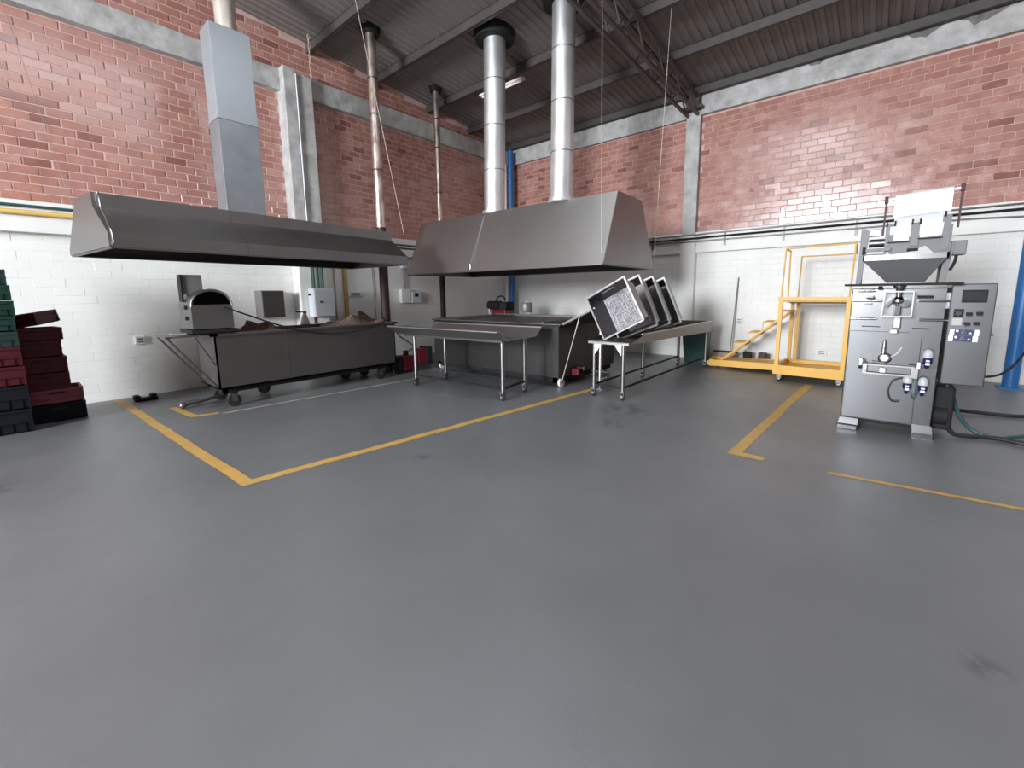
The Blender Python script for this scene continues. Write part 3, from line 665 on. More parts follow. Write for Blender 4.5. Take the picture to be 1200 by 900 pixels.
MB().box((1.48, 6.60, 1.035), (2.0, 7.20, 1.075)).build('base_tray', M['black'], ov)
MB().box((1.46, 6.64, 1.016), (1.52, 6.70, 1.036)).build('foot', M['black'], ov)
MB().box((1.60, 6.64, 1.016), (1.66, 6.70, 1.036)).build('foot', M['black'], ov)
MB().box((1.46, 7.0, 1.016), (1.52, 7.06, 1.036)).build('foot', M['black'], ov)
MB().box((1.60, 7.0, 1.016), (1.66, 7.06, 1.036)).build('foot', M['black'], ov)
for z in (1.2, 1.34): MB().box((1.475, 6.80, z), (1.50, 6.84, z+.05)).build('hinge', M['black'], ov)
MB().tube([(1.26, 6.66, 1.05), (1.33, 6.62, 1.04), (1.42, 6.60, 1.04)], .022, 8).build('gas_hose', M['box_grey'], ov)
cb = MB().box((1.50, 6.90, 1.53), (1.72, 7.02, 1.79), .008).build('control_box', M['box_grey'], ov, label='square grey control box raised on the oven')
MB().box((1.48, 6.88, 1.44), (1.498, 7.04, 1.79)).build('bracket', M['black'], cb)

# black tray tool on the floor
bt = thing('floor_trap', 'low black plastic two-lobed holder lying on the floor by the left wall', 'holder', (1.15, 8.2, 0))
MB().box((1.03, 8.06, 0), (1.30, 8.24, .05), .015).box((1.03, 8.08, .05), (1.10, 8.22, .085), .012).box((1.22, 8.08, .05), (1.29, 8.22, .085), .012).build('body', M['black'], bt)
MB().box((1.12, 8.10, .05), (1.20, 8.20, .062)).build('pad', M['paper'], bt)

# ------------------------------------------------------------ right tank
t2 = thing('fryer_tank', 'wide steel tank with a stepped rim under the trapezoid hood', 'tank', (6.3, 5.0, 0))
X0, X1, Y0, Y1 = 5.50, 7.35, 3.74, 6.75
MB().box((X0, Y0, .16), (X1, Y1, .972)).build('body', mat('tank_steel', (.095, .09, .09), .42, .9, var=.12, vscale=3), t2)
MB().box((X0-.03, Y0-.03, .985), (X1+.02, Y1+.02, 1.0)).build('top_plate', M['steel_dull'], t2)
for a, b in (((X0-.03, Y0-.03, .985), (X0, Y1+.02, 1.012)), ((X1-.01, Y0-.03, .985), (X1+.02, Y1+.02, 1.04)), ((X0-.03, Y0-.03, .985), (X1+.02, Y0, 1.008)), ((X0-.03, Y1-.01, .985), (X1+.02, Y1+.02, 1.02))): MB().box(a, b, .004).build('rim_edge', M['steel'], t2)
MB().box((X0+.1, 4.1, 1.0), (X1-.08, 4.16, 1.03), .004).build('divider', M['steel_dull'], t2)
MB().box((X0+.05, 6.1, 1.0), (X1-.1, Y1-.03, 1.02), .004).build('lid', M['steel_dark'], t2, label='darker flat lid at the far end of the tank')
MB().box((X0+.02, Y0+.02, .972), (X1-.02, Y1-.02, .985)).build('shadow_gap', M['black'], t2)
for y in (4.75, 5.75): MB().box((X0-.002, y, .18), (X0, y+.008, .88)).build('seam', M['steel_dull'], t2)
MB().box((X0+.04, Y0+.04, .07), (X1-.04, Y0+.14, .16)).box((X0+.04, Y1-.14, .07), (X1-.04, Y1-.04, .16)).box((X0+.04, Y0+.04, .07), (X0+.14, Y1-.04, .16)).build('chassis', M['black'], t2)
for x, y in ((X0+.1, Y0+.02), (X0+.1, Y1-.1), (X1-.1, Y0+.1), (X1-.1, Y1-.1)): castor2(x, y, .15, .07, t2, 'plastic_white')
MB().box((X0-.05, 5.35, .93), (X0, 5.47, .965)).cyl((X0-.07, 5.41, .945), (X0, 5.41, .945), .022, n=12).build('tap', M['chrome'], t2)
# folding side chute at its right end with prop rod
MB().plate([(5.55, 3.70, 1.0), (6.75, 3.70, 1.0), (6.75, 3.14, 1.26), (5.55, 3.14, 1.26)], .012).build('side_chute', M['steel_dull'], t2)
MB().bar((5.55, 3.70, 1.01), (5.55, 3.14, 1.27), .022).build('chute_edge', M['steel'], t2)
MB().cyl((5.56, 3.40, 1.14), (5.50, 3.68, .10), .011, n=8).build('prop_rod', M['steel'], t2)
vl = thing('floor_valve', 'small red gas valve low on the end of the wide steel tank', 'valve', (5.95, 3.66, .1))
MB().cyl((5.95, 3.72, .22), (5.95, 3.60, .22), .045, n=16).box((5.85, 3.60, .16), (6.0, 3.72, .26), .01).build('body', M['red'], vl)
MB().cyl((6.03, 3.60, .26), (6.03, 3.70, .26), .035, n=14).bar((5.88, 3.60, .34), (6.0, 3.60, .36), .016).build('fitting', M['chrome'], vl)

# burner with black motor standing behind the tank
bn = thing('gas_burner', 'red gas burner with a black motor behind the wide tank', 'burner', (7.62, 6.65, 0))
MB().box((7.40, 6.52, .92), (7.75, 6.92, 1.12), .012).build('body', M['red'], bn)
MB().box((7.45, 6.60, 0), (7.70, 6.85, .92)).build('stand', M['box_grey'], bn)
MB().cyl((7.45, 7.05, 1.22), (7.45, 6.68, 1.22), .10, n=20).box((7.38, 6.48, 1.12), (7.70, 6.70, 1.30), .02).build('motor', M['black'], bn)
MB().tube(spline([(7.4, 6.80, 1.32), (7.4, 6.70, 1.42), (7.4, 6.56, 1.42), (7.4, 6.50, 1.33)], 5), .018, 8).build('handle', M['black'], bn)
MB().tube(spline([(7.40, 7.02, 1.15), (7.38, 6.98, 1.02), (7.38, 6.90, .95)], 5), .012, 6).build('hose', M['plastic_white'], bn)
sc_ = thing('steel_pot', 'small steel cylinder on thin legs behind the rear rim of the wide tank', 'pot', (7.6, 6.05, 0))
MB().lathe((7.6, 6.05, 1.06), [(0, 0), (.13, 0), (.14, .02), (.14, .20), (.13, .22), (0, .22)], 22).build('body', M['box_grey'], sc_)
MB().cyl((7.6, 6.05, 1.28), (7.6, 6.05, 1.33), .012, n=8).build('knob', M['steel'], sc_)
for dx, dy in ((-.07, -.07), (.07, -.07), (0, .08)): MB().cyl((7.6+dx, 6.05+dy, 0), (7.6+dx, 6.05+dy, 1.06), .010, n=8).build('leg', M['steel_dull'], sc_)

# red burners on the floor between the tanks
rb = thing('gas_burner', 'small red box burner on the floor at the right end of the long tank', 'burner', (5.0, 6.95, 0))
MB().box((4.78, 6.78, .05), (5.02, 7.05, .33), .01).build('body', M['red'], rb)
MB().box((4.66, 6.80, .06), (4.78, 7.05, .32), .01).build('black_side', M['black'], rb)
MB().cyl((4.90, 6.9, .33), (4.90, 6.9, .42), .05, n=14).box((4.70, 6.82, 0), (5.0, 7.02, .05)).build('valve', M['black'], rb)
MB().tube(spline([(4.92, 6.88, .40), (5.02, 6.8, .50), (4.75, 6.85, .72), (4.58, 6.9, .98)], 6), .016, 8).build('hose', M['box_grey'], rb)
rb2 = thing('gas_burner', 'red and black burner on the floor seen behind the front leg of the flared table', 'burner', (5.25, 6.85, 0))
MB().box((5.10, 6.75, .14), (5.28, 6.95, .44), .01).build('body', M['red'], rb2)
MB().box((5.28, 6.73, .12), (5.42, 6.97, .46), .01).build('black_side', M['black'], rb2)
MB().box((5.12, 6.78, 0), (5.40, 6.92, .14)).build('stand', M['steel_dull'], rb2)

# ------------------------------------------------------------ flared trough table
tb = thing('trough_table', 'wheeled steel trough table with flared sides in front of the wide tank', 'table', (4.68, 4.8, 0))
Tt = rotT(4.36, 3.88, R(3.6)); ty0, ty1 = 3.78, 6.10
zs_, xf0, xf1 = .865, 4.30, 5.02
trg = MB(Tt); sec = [(xf0-.16, .985), (xf0-.14, .995), (xf0, zs_), (xf1, zs_), (xf1+.16, .985), (xf1+.175, .975)]
inner = [(x, z-.010) for x, z in sec]
n = len(sec)
for S in (sec, inner): trg.add([(x, ty0, z) for x, z in S]+[(x, ty1, z) for x, z in S], [(i, i+1, n+i+1, n+i) for i in range(n-1)])
for y in (ty0, ty1): trg.add([(x, y, z) for x, z in sec]+[(x, y, z) for x, z in inner], [(i, i+1, n+i+1, n+i) for i in range(n-1)])
trg.build('trough', M['steel'], tb)
MB(Tt).cyl((xf0-.16, ty0+.01, .985), (xf0-.16, ty1, .985), .018, n=12).build('rolled_edge', M['steel'], tb)
MB(Tt).cyl((xf1+.165, ty0+.01, .982), (xf1+.165, ty1, .982), .018, n=12).build('rolled_edge', M['steel'], tb)
MB(Tt).prism([(xf0, ty1, zs_), (xf1, ty1, zs_), (xf1+.16, ty1, .985), (xf0-.16, ty1, .985)], (0, .008, 0)).build('end_plate', M['steel'], tb)
def table_leg(T, x, y, z, par, r=.030):
    T = T or Matrix()
    lg = MB(T).cyl((x, y, .13), (x, y, z), r, n=16).build('leg', M['leg'], par)
    MB(T).box((x-.035, y-.03, .10), (x+.035, y+.03, .13)).box((x-.03, y-.028, .04), (x+.03, y-.022, .10)).box((x-.03, y+.022, .04), (x+.03, y+.028, .10)).cyl((x, y-.018, .045), (x, y+.018, .045), .045, n=18).build('castor', M['steel_dull'], lg)
for x, y in ((4.36, 3.90), (4.36, 5.72), (4.98, 3.96), (4.98, 5.66)): table_leg(Tt, x, y, zs_-.01, tb)
for a, b in (((4.36, 3.90, .17), (4.36, 5.72, .17)), ((4.98, 3.96, .17), (4.98, 5.66, .17)), ((4.36, 3.90, .17), (4.98, 3.96, .17))): MB(Tt).bar(a, b, .026).build('lower_rail', M['black'], tb)
for x in (4.32, 5.0): MB(Tt).bar((x, 3.86, .84), (x, 5.9, .84), .03).build('upper_rail', M['steel_dark'], tb)

# ------------------------------------------------------------ long narrow table with tilted trays
t3 = thing('packing_table', 'long narrow steel table with straight sides carrying the tilted trays', 'table', (7.1, 2.8, 0))
x0, x1, y0, y1 = 5.34, 9.02, 2.50, 3.12
MB().prism([(x0, y0, .80), (x1, y0, .70), (x1, y0, .712), (x0, y0, .812)], (0, y1-y0, 0)).build('top', M['steel_dull'], t3)
MB().prism([(x0+.55, y0-.012, .775), (x1, y0-.012, .69), (x1, y0-.012, .90), (x0+.55, y0-.012, .90)], (0, .012, 0)).build('side_panel', M['steel_dull'], t3)
MB().prism([(x0+.55, y1, .775), (x1, y1, .69), (x1, y1, .90), (x0+.55, y1, .90)], (0, .012, 0)).build('side_panel', M['steel_dull'], t3)
MB().box((x1, y0-.012, .69), (x1+.012, y1+.012, .90)).build('end_panel', M['steel_dull'], t3)
MB().prism([(x0, y0-.012, .79), (x0+.55, y0-.012, .775), (x0+.55, y0-.012, .90)], (0, .012, 0)).build('sloped_cheek', M['steel_dull'], t3)
MB().prism([(x0, y1, .79), (x0+.55, y1, .775), (x0+.55, y1, .90)], (0, .012, 0)).build('sloped_cheek', M['steel_dull'], t3)
MB().bar((x0+.4, y0-.012, .90), (x1, y0-.012, .90), .02).build('edge_strip', M['steel'], t3)
MB().bar((x0+.4, y1+.012, .90), (x1, y1+.012, .90), .02).build('edge_strip', M['steel'], t3)
MB().box((x0, y0, .775), (x0+.03, y1, .80)).build('front_strip', M['steel'], t3)
for x, y in ((5.40, 2.60), (5.40, 3.05), (7.1, 3.05), (8.85, 2.52), (8.85, 3.05)): table_leg(None, x, y, .80-.028*(x-5.34), t3, .028)
for y, s in ((2.62, 1), (3.03, -1)):
    MB().prism([(5.372, y, .775), (5.372, y+.11*s, .775), (5.372, y, .62)], (.006, 0, 0)).build('gusset', M['plastic_white'], t3, label='pale triangular gusset')
MB().bar((5.40, 2.60, .17), (8.85, 2.56, .17), .025).build('lower_rail', M['black'], t3)
MB().bar((5.40, 3.05, .17), (8.85, 3.05, .17), .025).build('lower_rail', M['black'], t3)
MB().bar((5.40, 2.60, .17), (5.40, 3.05, .17), .025).build('lower_rail', M['black'], t3)
dp = thing('drain_pipe', 'upright steel drain pipe with a small cross valve beside the near table legs', 'pipe', (5.75, 3.02, 0))
MB().cyl((5.85, 3.20, .12), (5.85, 3.20, .95), .032, n=16).build('pipe', M['steel'], dp)
MB().box((5.78, 3.13, 0), (5.92, 3.27, .02)).cyl((5.85, 3.20, .02), (5.85, 3.20, .12), .02, n=10).build('foot', M['steel_dull'], dp)
MB().bar((5.83, 3.06, .28), (5.83, 3.34, .28), .014).bar((5.83, 3.08, .20), (5.83, 3.30, .12), .014).bar((5.83, 3.30, .20), (5.83, 3.08, .12), .014).build('cross_handle', M['chrome'], dp)

# tilted perforated trays
def tray(first):
    """open box, opening towards local -x, size .60 x .60, depth .34, tapering to the back"""
    return None
def make_tray(label):
    t = bpy.data.objects.new('perforated_tray', None); COL.objects.link(t); tag(t, label, 'tray', 'tilted perforated trays')
    s, d, k, th = .31, .34, .26, .006
    A = [(0, s, s), (0, -s, s), (0, -s, -s), (0, s, -s)]; B = [(d, k, k), (d, -k, k), (d, -k, -k), (d, k, -k)]
    sh = MB()
    for i in range(4):
        j = (i+1) % 4
        a, b, c, e = [Vector(v) for v in (A[i], A[j], B[j], B[i])]; sh.plate([a, b, c, e], th)
    sh.plate(B, th); sh.build('shell', M['perf'], t)
    rim = MB(); q = s+.018
    C = [Vector((0, q, q)), Vector((0, -q, q)), Vector((0, -q, -q)), Vector((0, q, -q))]
    for i in range(4): rim.bar(C[i], C[(i+1) % 4], .018, .018, (1, 0, 0))
    rim.build('rim', M['steel'], t)
    # raised knobs that stand for the punched dimples
    kn = MB(); random.seed(5)
    for u in range(9):
        for v in range(9):
            y = -.22+u*.055+random.uniform(-.006, .006); z = -.22+v*.055+random.uniform(-.006, .006); r = .008
            kn.add([(d-.004, y, z), (d, y-r, z), (d, y, z+r), (d, y+r, z), (d, y, z-r)], [(0, 1, 2), (0, 2, 3), (0, 3, 4), (0, 4, 1)])
    kn.build('dimple', M['perf'], t, kind='stuff'); random.seed(7)
    MB().bar((.06, -.10, s-.02), (.06, .10, s-.02), .012).build('handle', M['steel_dark'], t)
    return t
labs = ['nearest tilted perforated steel tray, its open mouth facing the room', 'second tilted perforated tray from the front on the narrow table',
        'third tilted perforated tray from the front on the narrow table', 'farthest tilted perforated tray at the back of the row on the table']
tr0 = make_tray(labs[0])
for i in range(4):
    o = tr0 if i == 0 else copy_tree(tr0)
    o['label'] = labs[i]
    o.location = ((5.50, 2.81, 1.262), (6.12, 2.88, 1.25), (6.62, 2.88, 1.24), (7.10, 2.88, 1.23))[i]
    o.rotation_euler = (R(-27.4 if i == 0 else -23), 0, 0)
    if i: o.scale = (.9, 1, 1.2)

# green bin below the table's far end
gb = thing('waste_bin', 'dark green plastic bin under the far end of the narrow table', 'bin', (9.2, 2.72, 0))
MB().prism([(9.14, 2.62, 0), (9.14, 3.02, 0), (9.06, 3.06, .66), (9.06, 2.58, .66)], (.34, 0, 0)).build('body', M['bin'], gb)
MB().box((9.04, 2.56, .66), (9.42, 3.08, .69), .008).build('rim', M['bin'], gb)

# ------------------------------------------------------------ yellow access platform and stair
ys = thing('access_platform', 'yellow steel access platform with stair against the right wall', 'platform', (8.7, 1.4, 0))
Y = M['yellow']
def fpart(name, fn, label=None):
    mb = MB(); fn(mb); return mb.build(name, Y, ys, label=label)
xf, xb = 8.15, 9.40
# base ladder frame
fpart('base_beam', lambda b: b.bar((xf, 1.24, .19), (xf, .30, .19), .05, .15))
fpart('base_beam', lambda b: b.bar((xb, 1.20, .15), (xb, .30, .15), .05, .12))
fpart('base_beam', lambda b: b.bar((xf, 1.22, .19), (xb+.05, 1.22, .15), .05, .13))
fpart('base_beam', lambda b: b.bar((xf, .32, .19), (xb, .32, .15), .05, .13))
fpart('base_beam', lambda b: b.bar((8.78, 2.42, .11), (8.78, 1.22, .13), .04, .12))
fpart('base_beam', lambda b: b.bar((xb+.05, 2.55, .09), (xb+.05, 1.22, .12), .04, .10))
fpart('base_beam', lambda b: b.bar((8.78, 2.42, .10), (xb+.06, 2.52, .09), .06, .08))
fpart('base_plate', lambda b: b.box((8.80, 1.25, .145), (xb+.03, 2.2, .155)))
fpart('base_plate', lambda b: b.box((xf+.02, .34, .14), (xb-.02, 1.2, .15)))
# posts
for x, y, z1 in ((xf, 1.20, 1.36), (xf, .33, 1.36), (9.38, 1.19, 1.27), (9.38, 1.10, 1.27)): fpart('post', lambda b: b.bar((x, y, .20), (x, y, z1), .055))
# deck frame
fpart('deck_rail', lambda b: b.bar((xf, 1.24, 1.35), (xf, .30, 1.35), .06, .06))
fpart('deck_rail', lambda b: b.bar((9.38, 1.24, 1.27), (9.38, .30, 1.27), .05, .05))
fpart('deck_rail', lambda b: b.bar((xf, 1.22, 1.35), (9.38, 1.22, 1.28), .05, .05))
fpart('deck_rail', lambda b: b.bar((xf, .32, 1.35), (9.38, .32, 1.28), .05, .05))
fpart('deck', lambda b: b.box((xf+.02, .33, 1.30), (9.36, 1.2, 1.312)))
MB().bar((xf-.01, .62, 1.395), (xf-.01, .40, 1.395), .02).build('latch', M['steel_dark'], ys)
# guard hoops (thin)
def hoop(pts, r=.011):
    mb = MB(); [mb.cyl(pts[i], pts[i+1], r, n=10) for i in range(len(pts)-1)]; [mb.lathe(p, [(0, -r), (r, -r*.5), (r, r*.5), (0, r)], 10) for p in pts[1:-1]]
    mb.build('guard_hoop', Y, ys)
hoop([(xf, 1.20, 1.37), (xf, 1.18, 2.14), (8.75, 1.20, 2.14), (8.75, 1.19, 1.34)])
hoop([(xf, .33, 1.37), (xf, .31, 2.16), (xf, 1.18, 2.14)])
hoop([(9.38, 1.12, 1.28), (9.38, 1.11, 2.08), (9.38, .33, 2.08), (xf, .31, 2.16)])
# stair
sx0, sx1 = 8.95, 9.45
def sp(t): return 2.28-1.12*t, .12+1.0*t
for x in (sx0, sx1):
    a = sp(0); c = sp(1); fpart('stringer', lambda b: b.bar((x, a[0], a[1]), (x, c[0], c[1]), .03, .11, (1, 0, 0)))
for i in range(4):
    y, z = 2.05-.235*i, .50+.205*i
    fpart('tread', lambda b: b.box((sx0, y-.20, z-.012), (sx1, y, z+.012)))
    fpart('tread_bracket', lambda b: b.box((sx0-.01, y-.012, z-.16), (sx0+.01, y, z)))
for x, y in ((xf, 1.15), (xf, .36)):
    MB().cyl((x, y-.02, .04), (x, y+.02, .04), .04, n=16).box((x-.03, y-.03, .06), (x+.03, y+.03, .12)).build('castor', M['steel_dark'], ys)
for x, y in ((9.0, 2.3), (9.4, 2.3), (9.38, .4)): MB().box((x-.03, y-.03, 0), (x+.03, y+.03, .09)).build('foot', M['black'], ys)
for y in (1.93, 1.66):
    tag(MB().box((9.55, y-.07, 0), (9.70, y+.07, .26), .01).build('small_can', M['black'] if y > 1.8 else M['soot']), 'small dark can under the yellow stair, ' + ('nearer the stair foot' if y > 1.8 else 'nearer the platform'), 'can')
br = thing('push_broom', 'push broom with a long thin handle leaning on the right wall', 'broom', (9.85, 2.3, 0))
MB().cyl((9.80, 2.30, .22), (9.96, 2.26, 1.76), .011, n=10).build('handle', M['box_grey'], br)
MB().box((9.76, 2.16, .19), (9.84, 2.62, .225)).build('head', M['soot'], br)
MB().box((9.77, 2.17, .0), (9.83, 2.61, .19)).build('bristles', M['tan'], br)

# ------------------------------------------------------------ packing machine
pm = thing('packing_machine', 'tall stainless vertical packing machine with a roll of white film', 'machine', (6.1, -.25, 0))
MX = 5.80
def mp(name, mb, m, par=pm, label=None): return mb.build(name, M[m], par, label=label)
M['mach'] = mat('mach', (.135, .135, .139), .26, .95, var=.03, vscale=3)
M['mach_u'] = mat('mach_u', (.13, .13, .133), .55, .3, var=.03, vscale=3)
M['mach_d'] = mat('mach_d', (.13, .13, .135), .3, .9, var=.03, vscale=3)
mp('cabinet', MB().box((MX, -.50, .115), (MX+.65, .215, 1.50), .008), 'mach')
mp('front_door', MB().box((MX-.012, -.36, .13), (MX, .205, 1.06), .004), 'mach')
mp('right_leg', MB().prism([(MX-.03, -.36, .14), (MX-.03, -.505, .14), (MX-.05, -.525, .0), (MX-.05, -.375, .0)], (.04, 0, 0)), 'mach')
mp('foot', MB().prism([(MX-.06, .235, 0), (MX-.06, .06, 0), (MX-.02, .06, .115), (MX-.02, .215, .115)], (.62, 0, 0)).box((MX-.10, .06, 0), (MX-.02, .235, .05), .006), 'mach')
mp('foot', MB().box((MX-.05, -.525, 0), (MX+.6, -.375, .06), .006), 'mach')
mp('base_channel', MB().box((MX+.03, -.38, .08), (MX+.6, .06, .115)), 'black')
# horizontal guide rails across the front
for z, ya, yb in ((1.375, .205, -.04), (1.375, -.30, -.51), (1.19, .21, .0), (1.19, -.32, -.52), (1.475, .17, .03)):
    mp('guide_rail', MB().cyl((MX-.045, ya, z), (MX-.045, yb, z), .011, n=12).box((MX-.045, ya-.01, z-.008), (MX, ya, z+.008)).box((MX-.045, yb, z-.008), (MX, yb+.01, z+.008)), 'chrome')
mp('top_plate', MB().box((MX-.22, -.575, 1.525), (MX+.55, .275, 1.545)), 'black')
# control cabinet
cc = mp('control_cabinet', MB().box((MX-.10, -.80, .59), (MX+.35, -.515, 1.53), .008), 'mach_d')
mp('cabinet_arm', MB().box((MX, -.53, 1.30), (MX+.3, -.49, 1.45)), 'mach_d')
fx = MX-.10
mp('screen', MB().box((fx-.008, -.745, 1.36), (fx, -.585, 1.475), .003), 'black', cc)
mp('screen_glass', MB().box((fx-.011, -.735, 1.375), (fx-.008, -.595, 1.46)), 'screen', cc)
def star(mb, x, y, z, r):
    pts = []
    for k in range(12): rr = r if k % 2 == 0 else r*.6; t = math.pi*k/6; pts.append((x, y+rr*math.sin(t), z+rr*math.cos(t)))
    mb.prism(pts, (-.018, 0, 0))
mp('plate', MB().box((fx-.004, -.61, 1.225), (fx, -.545, 1.30)), 'black', cc)
sb = MB(); star(sb, fx-.004, -.575, 1.262, .028); mp('dial_knob', sb, 'chrome', cc)
mp('label_plate', MB().box((fx-.003, -.605, 1.15), (fx, -.54, 1.215)), 'steel_dull', cc)
for y, z in ((-.645, 1.245), (-.71, 1.25), (-.64, 1.155), (-.70, 1.16)):
    b_ = mp('key_switch', MB().box((fx-.012, y-.022, z), (fx, y+.022, z+.026), .003), 'black', cc)
    mp('key_edge', MB().box((fx-.014, y-.022, z-.010), (fx, y+.022, z-.001)), 'chrome', cc)
for i in range(2):
    z = 1.085-.057*i; dy = .004*i
    mp('sticker', MB().box((fx-.003, -.565+dy, z-.027), (fx, -.535+dy, z+.027)), 'paper', cc)
    mp('sticker', MB().box((fx-.003, -.725+dy, z-.027), (fx, -.692+dy, z+.027)), 'paper', cc)
    mp('dial_panel', MB().box((fx-.003, -.69+dy, z-.027), (fx, -.567+dy, z+.027)), 'navy', cc)
    sb = MB(); star(sb, fx-.003, -.63+dy, z, .022); mp('dial_knob', sb, 'chrome', cc)
    mp('mark', MB().prism([(fx-.003, -.575+dy, z+.022), (fx-.003, -.592+dy, z+.022), (fx-.003, -.592+dy, z+.008), (fx-.003, -.583+dy, z), (fx-.003, -.575+dy, z+.008)], (-.002, 0, 0)), 'paper', cc)
    mp('mark', MB().prism([(fx-.003, -.668+dy, z+.004), (fx-.003, -.680+dy, z-.010), (fx-.003, -.656+dy, z-.010)], (-.002, 0, 0)), 'paper', cc)
mp('side_lock', MB().box((fx+.05, -.82, 1.06), (fx+.12, -.80, 1.075)), 'black', cc)
# forming window and its bright mechanism
wf = MB()
for a, b in (((-.045, 1.465), (-.255, 1.465)), ((-.255, 1.465), (-.255, 1.225)), ((-.255, 1.225), (-.035, 1.225)), ((-.035, 1.225), (-.045, 1.465))):
    wf.bar((MX-.16, a[0], a[1]), (MX-.16, b[0], b[1]), .010); wf.bar((MX-.16, a[0], a[1]), (MX-.01, a[0], a[1]), .010)
wf = wf.build('window_frame', M['steel_dull'], pm)
mech = MB().cyl((MX-.08, -.15, 1.53), (MX-.08, -.15, 1.40), .028, .02, n=16).lathe((MX-.08, -.15, 1.34), [(0, 0), (.03, .0), (.05, .03), (.03, .07), (0, .08)], 16)
mech.bar((MX-.09, -.06, 1.31), (MX-.09, -.12, 1.40), .022).box((MX-.11, -.175, 1.235), (MX-.06, -.125, 1.33), .006).cyl((MX-.10, -.20, 1.35), (MX-.02, -.20, 1.35), .04, n=18).bar((MX-.10, -.12, 1.30), (MX-.10, -.22, 1.345), .016)
mp('forming_head', mech, 'chrome')
mp('funnel_cap', MB().lathe((MX-.10, -.15, 1.478), [(.018, 0), (.05, .035), (.05, .045), (0, .045)], 18), 'chrome')
mp('black_block', MB().box((MX-.06, .01, 1.485), (MX, -.025, 1.52)), 'black')
mp('black_block', MB().box((MX-.05, -.29, 1.40), (MX-.005, -.40, 1.425)), 'black')
mp('black_block', MB().box((MX-.07, .03, 1.395), (MX-.01, .09, 1.41)), 'black')
mp('slide', MB().box((MX-.08, .04, 1.405), (MX-.01, .11, 1.43)), 'chrome')
mp('slide', MB().box((MX-.08, .05, 1.335), (MX-.01, .11, 1.352)), 'chrome')
mp('gripper', MB().box((MX-.05, -.13, 1.10), (MX, -.19, 1.215), .006), 'steel_dull')
mp('gripper', MB().box((MX-.06, -.11, 1.045), (MX-.012, -.175, 1.09), .005), 'steel_dull')
mp('seam_line', MB().box((MX-.016, .11, 1.105), (MX-.011, -.04, 1.112)), 'black')
mp('seam_line', MB().box((MX-.016, -.28, 1.10), (MX-.011, -.40, 1.107)), 'black')
mp('blank_plate', MB().box((MX-.02, -.26, 1.03), (MX-.012, -.40, 1.095)), 'mach')
mp('valve_stack', MB().lathe((MX-.05, -.085, .83), [(0, 0), (.02, 0), (.02, .02), (.013, .025), (.018, .05), (.018, .06), (.012, .065), (.016, .09), (.012, .13), (.008, .15), (0, .15)], 14), 'steel')
mp('round_dial', MB().lathe((MX-.02, -.10, .79), [(0, .03), (.025, .035), (.045, .03), (.055, .015), (.055, 0), (0, 0)], 24, (-1, 0, 0)).cyl((MX-.06, -.10, .79), (MX-.02, -.10, .79), .02, n=14), 'steel')
mp('air_hose', MB().tube(spline([(MX-.04, -.14, .80), (MX-.05, -.19, .85), (MX-.04, -.22, .91)], 6), .004, 6), 'plastic_white')
jaw = mp('sealing_jaw', MB().box((MX-.10, .05, .625), (MX-.03, -.33, .64)).box((MX-.10, .05, .715), (MX-.03, -.33, .728)).box((MX-.09, .07, .625), (MX-.02, .03, .735), .004).box((MX-.09, -.30, .61), (MX-.02, -.36, .72), .004), 'steel_dull')
mp('jaw_bar', MB().box((MX-.05, .03, .645), (MX-.02, -.31, .71)), 'mach_d', jaw)
mp('jaw_block', MB().box((MX-.11, -.07, .65), (MX-.05, -.115, .695), .004), 'plastic_white', jaw)
mp('rod', MB().cyl((MX-.06, .0, .745), (MX-.06, -.11, .745), .008, n=10).cyl((MX-.06, -.28, .735), (MX-.06, -.33, .735), .016, n=12), 'chrome', jaw)
for y in (.085, -.355):
    mp('cylinder_cap', MB().box((MX-.10, y-.011, .71), (MX-.05, y+.011, .775)), 'plastic_white', jaw)
    mp('cylinder_body', MB().box((MX-.09, y-.035, .725), (MX-.05, y-.012, .765)), 'navy', jaw)
mp('end_knob', MB().cyl((MX-.07, .10, .685), (MX-.07, .07, .685), .016, n=12), 'black', jaw)
# air filter cups
for i, (y, z) in enumerate(((-.415, .80), (-.29, .535), (-.405, .525))):
    M['dome'] = M.get('dome') or mat('dome', (.40, .41, .42), .4)
    cp = mp('filter_cup', MB().lathe((MX-.06, y, z-.09), [(0, 0), (.014, .01), (.020, .05), (.033, .06), (.033, .115), (0, .115)], 18), 'navy')
    mp('dome', MB().lathe((MX-.06, y, z+.025), [(.038, 0), (.040, .03), (.034, .06), (.018, .078), (0, .082)], 18), 'dome', cp)
    mp('gauge', MB().box((MX-.10, y-.016, z-.045), (MX-.09, y+.016, z-.022)).box((MX-.10, y-.014, z-.01), (MX-.09, y+.014, z+.003)), 'box_white', cp)
mp('air_hose', MB().tube(spline([(MX-.03, -.25, .60), (MX-.05, -.18, .56), (MX-.05, -.155, .45), (MX-.05, -.185, .36), (MX-.04, -.25, .36)], 6), .006, 6), 'rubber')
mp('air_hose', MB().tube(spline([(MX-.04, -.32, .46), (MX-.05, -.35, .40), (MX-.05, -.37, .50), (MX-.05, -.345, .66), (MX-.04, -.35, .70)], 6), .005, 6), 'teal')
